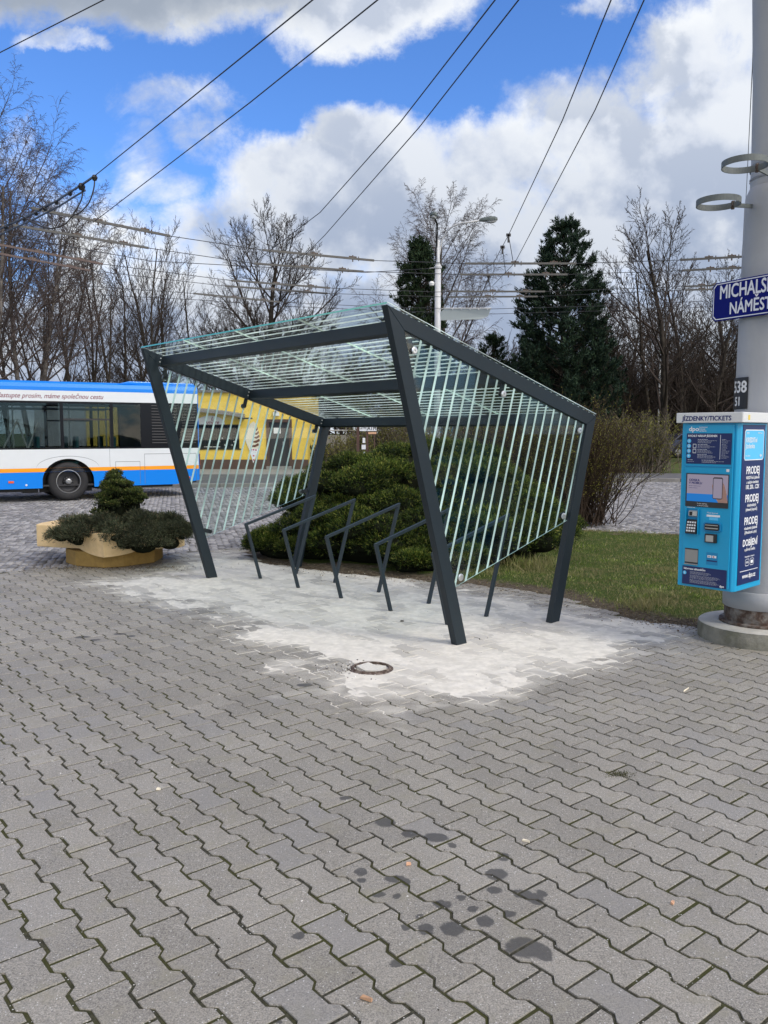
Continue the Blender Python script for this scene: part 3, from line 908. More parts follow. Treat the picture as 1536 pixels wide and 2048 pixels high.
for u in js_[1:4]:
    jt.prism([slope(u - .0045, .002, .0055), slope(u + .0045, .002, .0055), slope(u + .0045, SL, .0055), slope(u - .0045, SL, .0055)], (0, 0, .009))
    jt.add([slope(u - .010, .002, .0035), slope(u + .010, .002, .0035), slope(u + .010, SL, .0035), slope(u - .010, SL, .0035)], [(0, 1, 2, 3)])
jt.add([slope(-LL + .001, .0, .0205), slope(-LL + .014, .0, .0205), slope(-LL + .014, SL, .0205), slope(-LL + .001, SL, .0205)], [(0, 1, 2, 3)])
jt.add([slope(-.014, .0, .0205), slope(-.001, .0, .0205), slope(-.001, SL, .0205), slope(-.014, SL, .0205)], [(0, 1, 2, 3)])
link('pane_joint', jt, MATS['frit_roof'], sh)
for s in (.235, 1.365, 2.455):
    for u in [x + dx for x in js_[1:4] for dx in (-.13, .13)] + [-LL + .32, -.32]:
        mb = MB(); q = slope(u, s + .031, .0185)
        M = Matrix.Translation(q) @ Matrix.Rotation(math.atan2(sz, sv), 4, 'X')
        cap = MB(); cap.lathe([(0, .016), (.016, .016), (.026, .010), (.030, .0), (.030, -.001)], n=16); mb.add([M @ Vector(v) for v in cap.v], cap.f)
        cap = MB(); cap.lathe([(.018, -.0135), (.018, -.0205)], n=12); mb.add([M @ Vector(v) for v in cap.v], cap.f)
        link('roof_clamp', mb, MATS['steel_in'], sh)
# side panes
gp = [inner[1][0] + .012, inner[1][1] - .012]
side_poly = [(-.015, .458), (inner[1][0] + .006, inner[1][1] - .006), (inner[2][0] - .006, inner[2][1] - .006), (1.372, .885)]
pts = [(-.455, 2.239), (.512, 1.957), (1.519, 1.668), (1.316, .926), (.041, .532)]
slx = .287


def clipstripe(v0, w_, zlo=.3, zhi=2.6):
    """stripe polygon clipped by the pane"""
    poly = [(v0 + slx * zlo, zlo), (v0 + w_ + slx * zlo, zlo), (v0 + w_ + slx * zhi, zhi), (v0 + slx * zhi, zhi)]
    cl = side_poly; area = sum(cl[i][0] * cl[(i + 1) % 4][1] - cl[(i + 1) % 4][0] * cl[i][1] for i in range(4)); sg = 1 if area > 0 else -1
    for i in range(4):
        a, b = cl[i], cl[(i + 1) % 4]; out2 = []
        ins = lambda p: sg * ((b[0] - a[0]) * (p[1] - a[1]) - (b[1] - a[1]) * (p[0] - a[0])) >= 0
        for j in range(len(poly)):
            p, q = poly[j], poly[(j + 1) % len(poly)]
            if ins(p): out2.append(p)
            if ins(p) != ins(q): out2.append(isect((p, q), (a, b)))
        poly = out2
        if len(poly) < 3: return None
    return poly


for side, ug, fr, dr_ in (('right', -.018, .0004, 1), ('left', -LL + .012, .0104, -1)):
    mb = MB(); mb.prism([(ug - .005, v, z) for v, z in side_poly], (.010, 0, 0))
    pn = link('side_pane', mb, MATS['pane'], sh)
    st = MB()
    for k in range(-9, 14):
        pl_ = clipstripe(.101 - .143 - .012 + .112 * k, .022)
        if pl_: st.add([(ug + (.0056 if side == 'right' else .0056), v, z) for v, z in pl_], [tuple(range(len(pl_)))])
    link('printed_lines', st, MATS['frit'], pn)
    ed = MB(); a, b = side_poly[0], side_poly[3]
    ed.add([(ug - .005, a[0], a[1] - .0006), (ug + .005, a[0], a[1] - .0006), (ug + .005, b[0], b[1] - .0006), (ug - .005, b[0], b[1] - .0006)], [(0, 1, 2, 3)])
    link('pane_edge', ed, MATS['frit'], pn)
    for k, (v, z) in enumerate(pts):
        # steel tab from the frame to the fixing
        tb = MB(); ctr = (v, z)
        dirs = {0: (-.28, .96), 1: (.28, .96), 2: (.28, .96), 3: (.97, .24), 4: (-.97, .26)}[k]
        ut = ug - dr_ * .0245
        a3 = (ut, v, z); b3 = (ut, v + dirs[0] * .085, z + dirs[1] * .085)
        tb.bar(a3, b3, .010, .044, up=(0, -dirs[1], dirs[0]))
        tb.lathe([(0, -.005), (.022, -.005), (.022, .005), (0, .005)], c=a3, n=16, ax='x')
        tb.lathe([(.010, 0), (.010, dr_ * .019)], c=a3, n=12, ax='x')
        link('fixing_tab', tb, MATS['steel_in'], sh)
        if side == 'right' or True:
            dd2 = MB(); xo = ug + dr_ * .0062
            dd2.lathe([(0, dr_ * .004), (.006, dr_ * .004), (.007, dr_ * .0105), (.020, dr_ * .0105), (.027, dr_ * .008), (.028, 0), (0, 0)], c=(xo, v, z), n=24, ax='x')
            link('fixing_disc', dd2, MATS['disc'], sh)

# ---------------------------------------------------------------- bicycle racks
def to_w(u, v, z=0):
    c, s = math.cos(TH), math.sin(TH)
    return (SO[0] + c * u - s * v, SO[1] + s * u + c * v, z)


mat('racksteel', (.016, .028, .037), .45, .05, 5, spec=.4)
rack_lb = ['bicycle rack nearest the left end of the shelter, beside the slender far post', 'second bicycle rack from the left end of the shelter', 'middle one of the five bicycle racks under the shelter',
           'fourth bicycle rack from the left, its bar ending behind the front post', 'bicycle rack seen through the striped right glass wall']
r_root = None
for i in range(5):
    u = -3.559 + .7527 * i
    loc = to_w(u, 0)
    if r_root is None:
        r_root = thing('bicycle_rack', rack_lb[0], 'bicycle rack', loc, TH, 'bicycle racks under the shelter')
        w_ = .032
        A, B_, C_, D_ = (0, .431 + w_ / 2, -.03), (0, .2474 + w_ / 2, .644 - w_ / 2), (0, 1.2136 - w_ / 2, .9147 - w_ / 2), (0, .9316 - w_ / 2, -.03)
        for nm, a, b in (('leg', A, B_), ('leg', C_, D_)):
            mb = MB(); mb.bar(a, b, .030, .030, up=(0, 1, 0)); link(nm, mb, MATS['racksteel'], r_root, bevel=.002)
        mb = MB(); mb.prism([(-.016, B_[1] - .017, B_[2] - .012), (-.016, B_[1] - .013, B_[2] + .016), (-.016, C_[1] + .018, C_[2] + .020), (-.016, C_[1] + .012, C_[2] - .012)], (.032, 0, 0))
        link('top_bar', mb, MATS['racksteel'], r_root, bevel=.002)
    else:
        dup(r_root, loc, TH, rack_lb[i])

# ================================================================ TRAM POLE, PLINTH, RINGS, SIGN
PX, PY = 3.03, 6.64
pole = thing('catenary_pole', 'thick grey steel catenary pole on a round concrete plinth behind the ticket machine', 'pole', (PX, PY, 0))
mat('polepaint', (.36, .37, .385), .55, .04, 1.2, .2, 30, col2=(.315, .325, .34))
mat('polepaint2', (.21, .22, .24), .55, .06, 3)
mat('concrete', (.24, .235, .20), .9, .25, 5, .6, 60, col2=(.14, .14, .105))
mat('concrete_top', (.44, .43, .39), .9, .08, 5, .4, 80, col2=(.36, .35, .32))
mat('rustband', (.20, .18, .16), .85, .3, 14, .9, 60, col2=(.075, .045, .032))
b = MB(); b.lathe([(.462, -.03), (.460, .10), (.452, .124)], n=64); link('plinth', b, MATS['concrete'], pole, smooth=True)
b = MB(); b.lathe([(.455, .122), (.445, .130), (.30, .131)], n=64); link('plinth_top', b, MATS['concrete_top'], pole, smooth=True)
b = MB(); b.lathe([(.285, .131), (.298, .134), (.298, .150), (.262, .153), (.262, .262), (.268, .264)], n=48); link('rusty_band', b, MATS['rustband'], pole)
b = MB(); b.lathe([(.268, .262), (.276, .268), (.278, .395), (.268, .402), (.264, .404)], n=48); link('collar', b, MATS['polepaint'], pole, smooth=True)
b = MB(); b.lathe([(.262, .40), (.250, 1.2), (.232, 2.9), (.228, 3.40), (.222, 3.47), (.196, 3.53)], n=48); link('lower_tube', b, MATS['polepaint'], pole, smooth=True)
b = MB(); prof = []
segs_ = [(.194, 3.525, 0), (.192, 3.70, 0), (.190, 4.3, -.012), (.186, 5.0, -.045), (.18, 6.5, -.10), (.17, 8.2, -.16)]
ring_ = []
for r_, z, dx in segs_:
    ring_.append([(dx + r_ * math.cos(2 * math.pi * j / 40), dx * -.3 + r_ * math.sin(2 * math.pi * j / 40), z) for j in range(40)])
b.add([p for q in ring_ for p in q], [(i * 40 + j, i * 40 + (j + 1) % 40, (i + 1) * 40 + (j + 1) % 40, (i + 1) * 40 + j) for i in range(len(ring_) - 1) for j in range(40)] + [tuple(range((len(ring_) - 1) * 40, len(ring_) * 40))])
link('upper_tube', b, MATS['polepaint'], pole, smooth=True)
b = MB(); b.lathe([(.2, 3.66), (.2015, 3.70)], n=40); b.lathe([(.199, 3.585), (.2005, 3.60)], n=40); link('band', b, MATS['polepaint2'], pole)
mat('galv', (.13, .145, .14), .6, .1, 20, metal=.2)
b = MB(); b.tube([(-.19, -.10, .43), (-.2, -.14, .60), (-.23, -.14, .62)], .01); link('cable_stub', b, MATS['steel_in'], pole)


def hoop(cx_, cy_, cz_, r_, ex, ey, ez, lb):
    t_ = thing('basket_ring', lb, 'basket ring', (cx_, cy_, cz_), 0, 'empty basket rings on the pole')
    b = MB(); b.lathe([(r_, -.022), (r_, .022), (r_ - .006, .022), (r_ - .006, -.022), (r_, -.022)], n=48); link('hoop', b, MATS['galv'], t_, smooth=False)
    v = Vector((ex - cx_, ey - cy_, 0)); d = v.normalized()
    b = MB(); b.bar(d * r_, (ex - cx_, ey - cy_, ez - cz_), .012, .03); link('bracket', b, MATS['galv'], t_)
    b = MB(); b.bar(d * (r_ * .98) + Vector((0, 0, -.03)), d * (r_ * .98) + Vector((0, 0, .03)), .02, .02, up=(1, 0, 0)); link('clip', b, MATS['rust'], t_)


q1 = D(1437, 405, 6.40); hoop(q1[0], q1[1], q1[2], .158, PX - .20, PY - .06, q1[2] + .02, 'empty grey metal hoop reaching left from the pole, the lower of two')
q2 = D(1490, 328, 6.17); hoop(q2[0], q2[1], q2[2], .158, PX - .06, PY - .19, q2[2] - .03, 'empty grey metal hoop in front of the pole, the upper of two')

# number plate wrapped on the pole
npl = thing('number_plate', 'small black plate with white numbers 538 and 51 on the grey pole', 'number plate', (PX, PY, 0))
mat('black', (.012, .012, .013), .5); mat('white', (.72, .72, .70), .6)
cam_a = math.atan2(-PY, -PX)           # direction from pole to the eye


def wrap(mb, r_, a0, z0):
    out3 = MB()
    out3.v = [((r_ + p[2]) * math.cos(a0 + p[0] / r_), (r_ + p[2]) * math.sin(a0 + p[0] / r_), z0 + p[1]) for p in mb.v]; out3.f = mb.f
    return out3


a_mid = cam_a - R(60)
b = MB(); nn = 14
for i in range(nn + 1):
    x = -.105 + .21 * i / nn
    b.v += [(x, 0, .0), (x, .245, .0), (x, .245, .004), (x, 0, .004)]
for i in range(nn):
    for k in range(4): b.f.append((i * 4 + k, i * 4 + (k + 1) % 4, (i + 1) * 4 + (k + 1) % 4, (i + 1) * 4 + k))
b.f += [(0, 1, 2, 3), (nn * 4 + 3, nn * 4 + 2, nn * 4 + 1, nn * 4)]
link('plate', wrap(b, .247, a_mid, 1.835), MATS['black'], npl)
b = MB()
for body, sz_, x, y in (('538', .125, .012, .130), ('51', .095, .0, .028)):
    tx_ = text(body, sz_, .004, align='CENTER'); tx_.v = [(p[0] * .92 + x, p[1] + y, .0055) for p in tx_.v]; b.add(tx_.v, tx_.f)
link('numerals', wrap(b, .247, a_mid, 1.835), MATS['white'], npl, fixn=False)

# street sign
S0 = D(1424.5, 606, 6.80); sgx = Vector((.482, -.876, 0)).normalized()
sg = thing('street_sign', 'blue enamel street name sign with white border and letters on the pole', 'street sign', S0, math.atan2(sgx[1], sgx[0]))
mat('signblue', (.003, .008, .15), .5, .05, 3, spec=.1); mat('signwhite', (.70, .72, .78), .4)


def rrect(x0, x1, z0, z1, c, y):
    return [(x0 + c, y, z0), (x1 - c, y, z0), (x1, y, z0 + c), (x1, y, z1 - c), (x1 - c, y, z1), (x0 + c, y, z1), (x0, y, z1 - c), (x0, y, z0 + c)]


hh = .150; SWd = 1.10
b = MB(); b.prism(rrect(0, SWd, -hh, hh, .03, 0), (0, .018, 0)); link('panel', b, MATS['signblue'], sg, bevel=.003)
b = MB()
o_, i_ = rrect(.010, SWd - .010, -hh + .010, hh - .010, .028, -.0015), rrect(.017, SWd - .017, -hh + .017, hh - .017, .026, -.0015)
b.add(o_ + i_, [(k, (k + 1) % 8, 8 + (k + 1) % 8, 8 + k) for k in range(8)])
for body, sz_, x, z, bd in (('MICHALSKÉ', .148, .068, .020, .0035), ('NÁMĚSTÍ', .128, .165, -.108, .003)):
    tt_ = text(body, sz_, bd); put(b, tt_, frameM((x, -.002, z), (1, 0, 0), (0, 0, 1), .70 if body[0] == 'M' else .75, 1.0))
link('lettering', b, MATS['signwhite'], sg, fixn=False)
b = MB(); b.box(.42, .47, .018, .075, -.10, -.06); b.box(.42, .47, .018, .075, .06, .10); link('bracket', b, MATS['steel_in'], sg)

# ================================================================ TICKET MACHINE
MC = (2.55, 6.005)
tm = thing('ticket_machine', 'bright blue ticket vending machine with white cap mounted on the pole', 'ticket machine', (*MC, 0), R(-47))
mat('cyan', (.004, .33, .60), .38, .03, 4, coat=.2); mat('cyan2', (.004, .22, .46), .4); mat('navy', (.006, .018, .105), .35)
mat('capwhite', (.66, .67, .66), .4); mat('txtnavy', (.010, .015, .13), .4); mat('txtwhite', (.78, .80, .82), .5); mat('lightcyan', (.10, .52, .85), .4)
mat('darkgrey', (.03, .03, .033), .35); mat('midgrey', (.30, .30, .29), .4, metal=.3); mat('yellow', (.75, .55, .06), .5); mat('silver', (.5, .5, .48), .35, metal=.6)
Z0, Z1, WX, WY = .490, 1.7225, .437, .455
poly = [(-WX, 0), (-.022, 0), (0, .022), (0, WY), (-WX, WY)]
b = MB(); b.prism([(x, y, Z0) for x, y in poly], (0, 0, Z1 - Z0)); link('housing', b, MATS['cyan'], tm, bevel=.004)
b = MB(); b.prism([(x, y, Z1 + .001) for x, y in [(-WX - .035, -.035), (.028, -.035), (.035, -.028), (.035, WY + .03), (-WX - .035, WY + .03)]], (0, 0, .074)); link('cap', b, MATS['capwhite'], tm, bevel=.004)
fx = lambda f: -WX + f * WX
fz = lambda f: Z1 - f * (Z1 - Z0)


def fpanel(nm, x0, x1, z0, z1, m, y=-.002, th=.006, par=tm, bev=0):
    b = MB(); b.box(fx(x0), fx(x1), y - .0, y + th, fz(z1), fz(z0)); return link(nm, b, MATS[m], par, bevel=bev)


# door leaf standing a little proud, with its own recesses shown by set-back frames
door = fpanel('door', .085, .915, .012, .985, 'cyan', y=-.012, th=.0115, bev=.002)
dm = MB()      # dark seams round the door
dm.box(fx(.075), fx(.082), -.001, .004, fz(.99), fz(.008)); dm.box(fx(.918), fx(.925), -.001, .004, fz(.99), fz(.008)); link('seam', dm, MATS['cyan2'], tm)
YD = -.012
fpanel('info_panel', .10, .885, .062, .245, 'navy', y=YD - .003, th=.0028)
ip2 = fpanel('info_panel', .10, .885, .872, .985, 'navy', y=YD - .003, th=.0028)
fpanel('shelf_lip', .095, .90, .258, .264, 'cyan2', y=YD - .004, th=.0038)
fpanel('screen_bezel', .115, .865, .303, .505, 'darkgrey', y=YD - .007, th=.0068, bev=.001)
sc = thing  # noqa
m = bpy.data.materials.new('screen'); m.use_nodes = True; m.node_tree.nodes.clear(); t = NT(m.node_tree)
em = t.n('ShaderNodeEmission', i_Color=(.27, .24, .32)); em.inputs['Strength'].default_value = .75
gg = t.n('ShaderNodeBsdfGlossy', i_Color=(1, 1, 1)); gg.inputs['Roughness'].default_value = .05
mx = t.n('ShaderNodeMixShader', i_0=.05, i_1=em.outputs[0], i_2=gg.outputs[0]); t.n('ShaderNodeOutputMaterial', i_0=mx.outputs[0]); MATS['screen'] = m
m = bpy.data.materials.new('screenblue'); m.use_nodes = True; m.node_tree.nodes.clear(); t = NT(m.node_tree)
em = t.n('ShaderNodeEmission', i_Color=(.02, .16, .48)); em.inputs['Strength'].default_value = .8; t.n('ShaderNodeOutputMaterial', i_0=em.outputs[0]); MATS['screenblue'] = m
scr = fpanel('screen', .14, .855, .309, .472, 'screen', y=YD - .0085, th=.0015)
fpanel('screen_band', .14, .855, .425, .472, 'screenblue', y=YD - .0095, th=.0008, par=scr)
mat('skin', (.42, .24, .19), .6)
hb = MB()      # pictured hand holding a phone
yh = YD - .0104
hb.add([(fx(a), yh, fz(c)) for a, c in [(.70, .472), (.86, .472), (.84, .42), (.80, .37), (.77, .35), (.74, .36), (.60, .36), (.585, .375), (.60, .40), (.64, .44)]], [tuple(range(10))[::-1]])
link('pictured_hand', hb, MATS['skin'], scr, fixn=False)
hb = MB(); hb.add([(p[0], yh - .0006, p[2]) for p in rrect(fx(.60), fx(.77), fz(.452), fz(.322), .008, 0)], [tuple(range(8))]); link('pictured_phone', hb, MATS['darkgrey'], scr, fixn=False)
hb = MB(); hb.add([(p[0], yh - .0011, p[2]) for p in rrect(fx(.61), fx(.76), fz(.447), fz(.330), .004, 0)], [tuple(range(8))]); link('phone_screen', hb, MATS['screen'], scr, fixn=False)


def ftext(b, body, size, xf, zf, y, bold=0, sx=1.0, al='LEFT'):
    tt_ = text(body, size, bold, align=al); put(b, tt_, frameM((fx(xf), y, fz(zf)), (1, 0, 0), (0, 0, 1), sx, 1.0))


b = MB(); ftext(b, 'JÍZDENKY/TICKETS', .0475, .035, 0, -.0365, .0016, .92); b.v = [(x, y, z + .017) for x, y, z in b.v]
link('cap_lettering', b, MATS['txtnavy'], tm, fixn=False)
b = MB(); yp = YD - .0036
ftext(b, 'dpo', .046, .13, .048, YD - .0006, .0012, 1.1); ftext(b, 'DOPRAVNÍ', .013, .31, .030, YD - .0006, .0002); ftext(b, 'PODNIK', .013, .31, .041, YD - .0006, .0002); ftext(b, 'OSTRAVA', .013, .31, .052, YD - .0006, .0003)
ftext(b, 'RYCHLÝ NÁKUP JÍZDENEK', .0205, .125, .083, yp, .0009, .92)
rl = random.Random(5)


def lines(b, x0, x1, zf0, n, dz, y, th=.0016, hd=True):
    for i in range(n):
        z = fz(zf0 + i * dz); x = fx(x0); xe = fx(x0 + (x1 - x0) * (rl.uniform(.6, 1.0) if not (i == 0 and hd) else .5)); t_ = th * (1.6 if i == 0 and hd else 1)
        while x < xe:
            wd = rl.uniform(.004, .016); b.quad((x, y, z), (min(x + wd, xe), y, z), (min(x + wd, xe), y, z + t_), (x, y, z + t_)); x += wd + .003


for k_, zc in enumerate((.108, .138, .168, .198)):
    lines(b, .30, .64, zc - .008, 4, .0065, yp); lines(b, .72, .86, zc - .008, 4, .0065, yp, .0012)
    if k_ in (1, 2):
        for (a0_, b0_, a1_, b1_) in ((.215, -.012, .275, -.009), (.215, .010, .275, .013), (.215, -.012, .222, .013), (.268, -.012, .275, .013)):
            b.quad((fx(a0_), yp, fz(zc + b1_)), (fx(a1_), yp, fz(zc + b1_)), (fx(a1_), yp, fz(zc + b0_)), (fx(a0_), yp, fz(zc + b0_)))
b.quad((fx(.690), yp, fz(.215)), (fx(.697), yp, fz(.215)), (fx(.697), yp, fz(.072)), (fx(.690), yp, fz(.072)))
lines(b, .13, .32, .223, 2, .01, yp); lines(b, .38, .80, .223, 3, .007, yp)
ftext(b, 'Informace zákazníkům', .0205, .125, .893, yp, .0009, .92)
lines(b, .24, .72, .905, 3, .0062, yp, .0013, False); lines(b, .24, .86, .927, 4, .0062, yp, .0013, False); lines(b, .24, .80, .955, 4, .0056, yp, .0013, False)
ftext(b, 'dpo', .022, .77, .978, yp, .0012)
ys = YD - .0068
ftext(b, 'Prosím vyčkejte', .012, .33, .487, YD - .0078, 0); ftext(b, 'na dotisk jízdenky', .012, .33, .499, YD - .0078, 0)
link('front_lettering', b, MATS['txtwhite'], tm, fixn=False)
b = MB()
for zc in (.108, .138, .168, .198): b.lathe([(0, 0), (.016, 0)], c=(fx(.145), yp, fz(zc)), n=20, ax='y')
b.lathe([(0, 0), (.014, 0)], c=(fx(.145), yp, fz(.915)), n=20, ax='y')
link('number_disc', b, MATS['lightcyan'], tm, fixn=False)
b = MB()
for s_, zc in (('1', .108), ('2', .138), ('3', .168), ('+', .198), ('i', .915)): ftext(b, s_, .024, .145, zc + .0065, yp - .0006, .0009, 1, 'CENTER')
link('disc_numerals', b, MATS['txtwhite'], tm, fixn=False)
b = MB(); ftext(b, 'ODISKA', .024, .175, .350, YD - .0096, .0010, .95); ftext(b, 'V MOBILU', .024, .175, .367, YD - .0096, .0010, .95)
lines(b, .175, .40, .380, 1, .01, YD - .0096, .003, False); lines(b, .175, .42, .392, 1, .01, YD - .0096, .003, False)
link('screen_lettering', b, MATS['txtnavy'], scr, fixn=False)
# card reader niche with keypad
fpanel('keypad_niche', .135, .375, .518, .675, 'cyan2', y=YD - .0015, th=.0012)
b = MB(); b.box(fx(.135), fx(.155), YD - .022, YD - .0016, fz(.675), fz(.518)); b.box(fx(.36), fx(.375), YD - .022, YD - .0016, fz(.675), fz(.518)); link('niche_rim', b, MATS['cyan'], tm, bevel=.002)
b = MB(); b.prism([(fx(.20), YD - .004, fz(.568)), (fx(.20), YD - .022, fz(.560)), (fx(.20), YD - .020, fz(.532)), (fx(.20), YD - .004, fz(.528))], (fx(.35) - fx(.20), 0, 0)); cr_ = link('card_slot', b, MATS['silver'], tm)
b = MB(); b.box(fx(.215), fx(.265), YD - .0235, YD - .0205, fz(.558), fz(.536)); link('slot_mouth', b, MATS['black'], cr_)
b = MB(); b.prism([(fx(.165), YD - .004, fz(.672)), (fx(.165), YD - .040, fz(.668)), (fx(.165), YD - .014, fz(.585)), (fx(.165), YD - .004, fz(.583))], (fx(.352) - fx(.165), 0, 0)); kp = link('keypad', b, MATS['black'], tm, bevel=.002)
kb_ = MB()
for r_ in range(4):
    for c_ in range(4):
        f = .18 + r_ * .205
        yk = YD - .040 + f * .026; zk = fz(.668 - f * .083)
        x = fx(.185 + c_ * .042); kb_.box(x, x + .0115, yk - .004, yk + .001, zk - .004, zk + .008)
link('keys', kb_, MATS['txtwhite'], kp)
kb_ = MB(); f = .96; kb_.add([(fx(.19), YD - .0175, fz(.612)), (fx(.31), YD - .0175, fz(.612)), (fx(.31), YD - .0135, fz(.592)), (fx(.19), YD - .0135, fz(.592))], [(0, 1, 2, 3)]); link('keypad_display', kb_, MATS['midgrey'], kp)
fpanel('slot_sticker', .50, .73, .548, .560, 'txtwhite', y=YD - .0012, th=.001)
fpanel('slot_sticker', .545, .70, .563, .580, 'lightcyan', y=YD - .0012, th=.001)
b = MB(); ftext(b, 'Příjem bankovek', .0125, .505, .540, YD - .0008, .0002); lines(b, .14, .36, .513, 1, .01, YD - .0008, .004, False); link('slot_lettering', b, MATS['txtwhite'], tm, fixn=False)
b = MB(); b.prism([(p[0], p[1], p[2]) for p in rrect(fx(.455), fx(.765), fz(.650), fz(.592), .012, YD - .013)], (0, .012, 0)); ns = link('note_slot', b, MATS['cyan2'], tm, bevel=.003)
b = MB(); b.prism([(p[0], p[1], p[2]) for p in rrect(fx(.49), fx(.74), fz(.640), fz(.600), .008, YD - .020)], (0, .006, 0)); link('slot_frame', b, MATS['black'], ns)
b = MB(); b.box(fx(.505), fx(.725), YD - .0255, YD - .0205, fz(.630), fz(.6245)); b.box(fx(.505), fx(.725), YD - .0255, YD - .0205, fz(.611), fz(.607)); link('slot_lips', b, MATS['silver'], ns)
b = MB(); b.box(fx(.50), fx(.70), YD - .024, YD - .0003, fz(.715), fz(.662)); rd = link('card_reader', b, MATS['black'], tm, bevel=.004)
b = MB(); b.box(fx(.525), fx(.655), YD - .0265, YD - .0243, fz(.708), fz(.670)); link('reader_pad', b, MATS['silver'], rd)
fpanel('tray_recess', .135, .375, .762, .855, 'darkgrey', y=YD - .002, th=.0018)
b = MB(); b.box(fx(.14), fx(.37), YD - .004, YD - .0022, fz(.846), fz(.770)); b.box(fx(.135), fx(.375), YD - .010, YD - .0022, fz(.862), fz(.856)); link('tray_flap', b, MATS['midgrey'], tm)
fpanel('payment_sticker', .52, .72, .775, .850, 'cyan2', y=YD - .0012, th=.001)
b = MB(); b.box(fx(.54), fx(.61), YD - .0022, YD - .0013, fz(.807), fz(.793)); b.box(fx(.625), fx(.695), YD - .0022, YD - .0013, fz(.807), fz(.793)); link('card_marks', b, MATS['txtwhite'], tm)
b = MB(); ftext(b, 'VISA', .010, .548, .803, YD - .0026, .0004); link('card_mark_lettering', b, MATS['txtnavy'], tm, fixn=False)
b = MB(); b.lathe([(0, 0), (.0055, 0)], c=(fx(.65), YD - .0026, fz(.800)), n=12, ax='y'); mat('redm', (.5, .02, .03), .5); link('card_mark_dot', b, MATS['redm'], tm, fixn=False)
fpanel('payment_strip', .53, .71, .822, .830, 'navy', y=YD - .0022, th=.001)
b = MB(); b.add([(fx(.81), YD - .0008, fz(.288)), (fx(.86), YD - .0008, fz(.288)), (fx(.86), YD - .0008, fz(.272)), (fx(.81), YD - .0008, fz(.272))], [(0, 1, 2, 3)]); link('red_mark', b, MATS['txtwhite'], tm, fixn=False)
# side panel (faces +x)
b = MB(); b.box(.0003, .003, .045, .425, fz(.965), fz(.012)); link('side_panel', b, MATS['navy'], tm)


def stext(b, body, size, yc, zf, bold=0, sx=1.0, al='CENTER', x=.0042):
    tt_ = text(body, size, bold, align=al); put(b, tt_, frameM((x, yc, fz(zf)), (0, 1, 0), (0, 0, 1), sx, 1.0))


b = MB(); o_ = [(p[1] + .004, p[0], p[2]) for p in rrect(.075, .405, fz(.222), fz(.040), .016, 0)]
b.add(o_, [tuple(range(8))]); link('ticket_picture', b, MATS['txtwhite'], tm, fixn=False)
b = MB(); b.add([(p[1] + .0046, p[0], p[2]) for p in rrect(.082, .398, fz(.2165), fz(.0455), .012, 0)], [tuple(range(8))]); link('ticket_face', b, MATS['lightcyan'], tm, fixn=False)
b = MB()
stext(b, 'KREDITní', .050, .095, .115, .0012, .92, 'LEFT', .0052); stext(b, 'jízdenka', .050, .095, .150, .0008, .92, 'LEFT', .0052); stext(b, 'ODIS', .020, .10, .066, .0005, 1, 'LEFT', .0052); stext(b, 'KREDIT karta', .013, .29, .064, .0003, 1, 'LEFT', .0052)
stext(b, 'www.odis.cz', .015, .095, .198, .0003, 1, 'LEFT', .0052); stext(b, 'dpo', .026, .335, .200, .0012, 1, 'LEFT', .0052)
stext(b, 'PRODEJ', .078, .235, .302, .0024, .86)
for s_, z in (('KREDITních jízdenek', .333), ('s nabitým kreditem', .360)): stext(b, s_, .031, .235, z, .0008, .86)
stext(b, '100, 200... CZK', .042, .235, .392, .0014, .86)
stext(b, 'PRODEJ', .078, .235, .470, .0024, .86)
for s_, z in (('dlouhodobých', .498), ('jízdenek (kuponů)', .524)): stext(b, s_, .031, .235, z, .0008, .86)
stext(b, 'PRODEJ', .078, .235, .606, .0024, .86)
for s_, z in (('vícedenních jízdenek', .636), ('(24hodinové a jiné)', .662)): stext(b, s_, .031, .235, z, .0008, .86)
stext(b, 'DOBÍJENÍ', .070, .235, .735, .0022, .86); stext(b, 'a převod kreditu', .031, .235, .765, .0008, .86)
stext(b, 'Akceptujeme / Accepted', .018, .235, .805, .0004, .9)
for y0 in (.165, .245):
    for k_ in range(8):
        a = [(p[1] + .0042, p[0], p[2]) for p in rrect(y0, y0 + .065, fz(.858), fz(.815), .01, 0)]; c = [(p[1] + .0042, p[0], p[2]) for p in rrect(y0 + .004, y0 + .061, fz(.8555), fz(.8175), .008, 0)]
        b.add([a[k_], a[(k_ + 1) % 8], c[(k_ + 1) % 8], c[k_]], [(0, 1, 2, 3)])
stext(b, 'VISA', .022, .1975, .842, .0006); b.lathe([(0, 0), (.013, 0)], c=(.0042, .270, fz(.8365)), n=14, ax='x'); b.lathe([(0, 0), (.013, 0)], c=(.0044, .286, fz(.8365)), n=14, ax='x')
b.quad((.0042, .08, fz(.887)), (.0042, .385, fz(.887)), (.0042, .385, fz(.8835)), (.0042, .08, fz(.8835)))
stext(b, 'www.dpo.cz', .050, .235, .930, .0014, .90)
link('side_lettering', b, MATS['txtwhite'], tm, fixn=False)
b = MB(); b.box(.0353, .0362, .045, .075, Z1 + .02, Z1 + .055); link('yellow_sticker', b, MATS['yellow'], tm)
b = MB(); b.box(-.25, -.05, WY + .0005, WY + .12, .7, .8); b.box(-.25, -.05, WY + .0005, WY + .12, 1.4, 1.5); link('wall_bracket', b, MATS['steel_in'], tm)
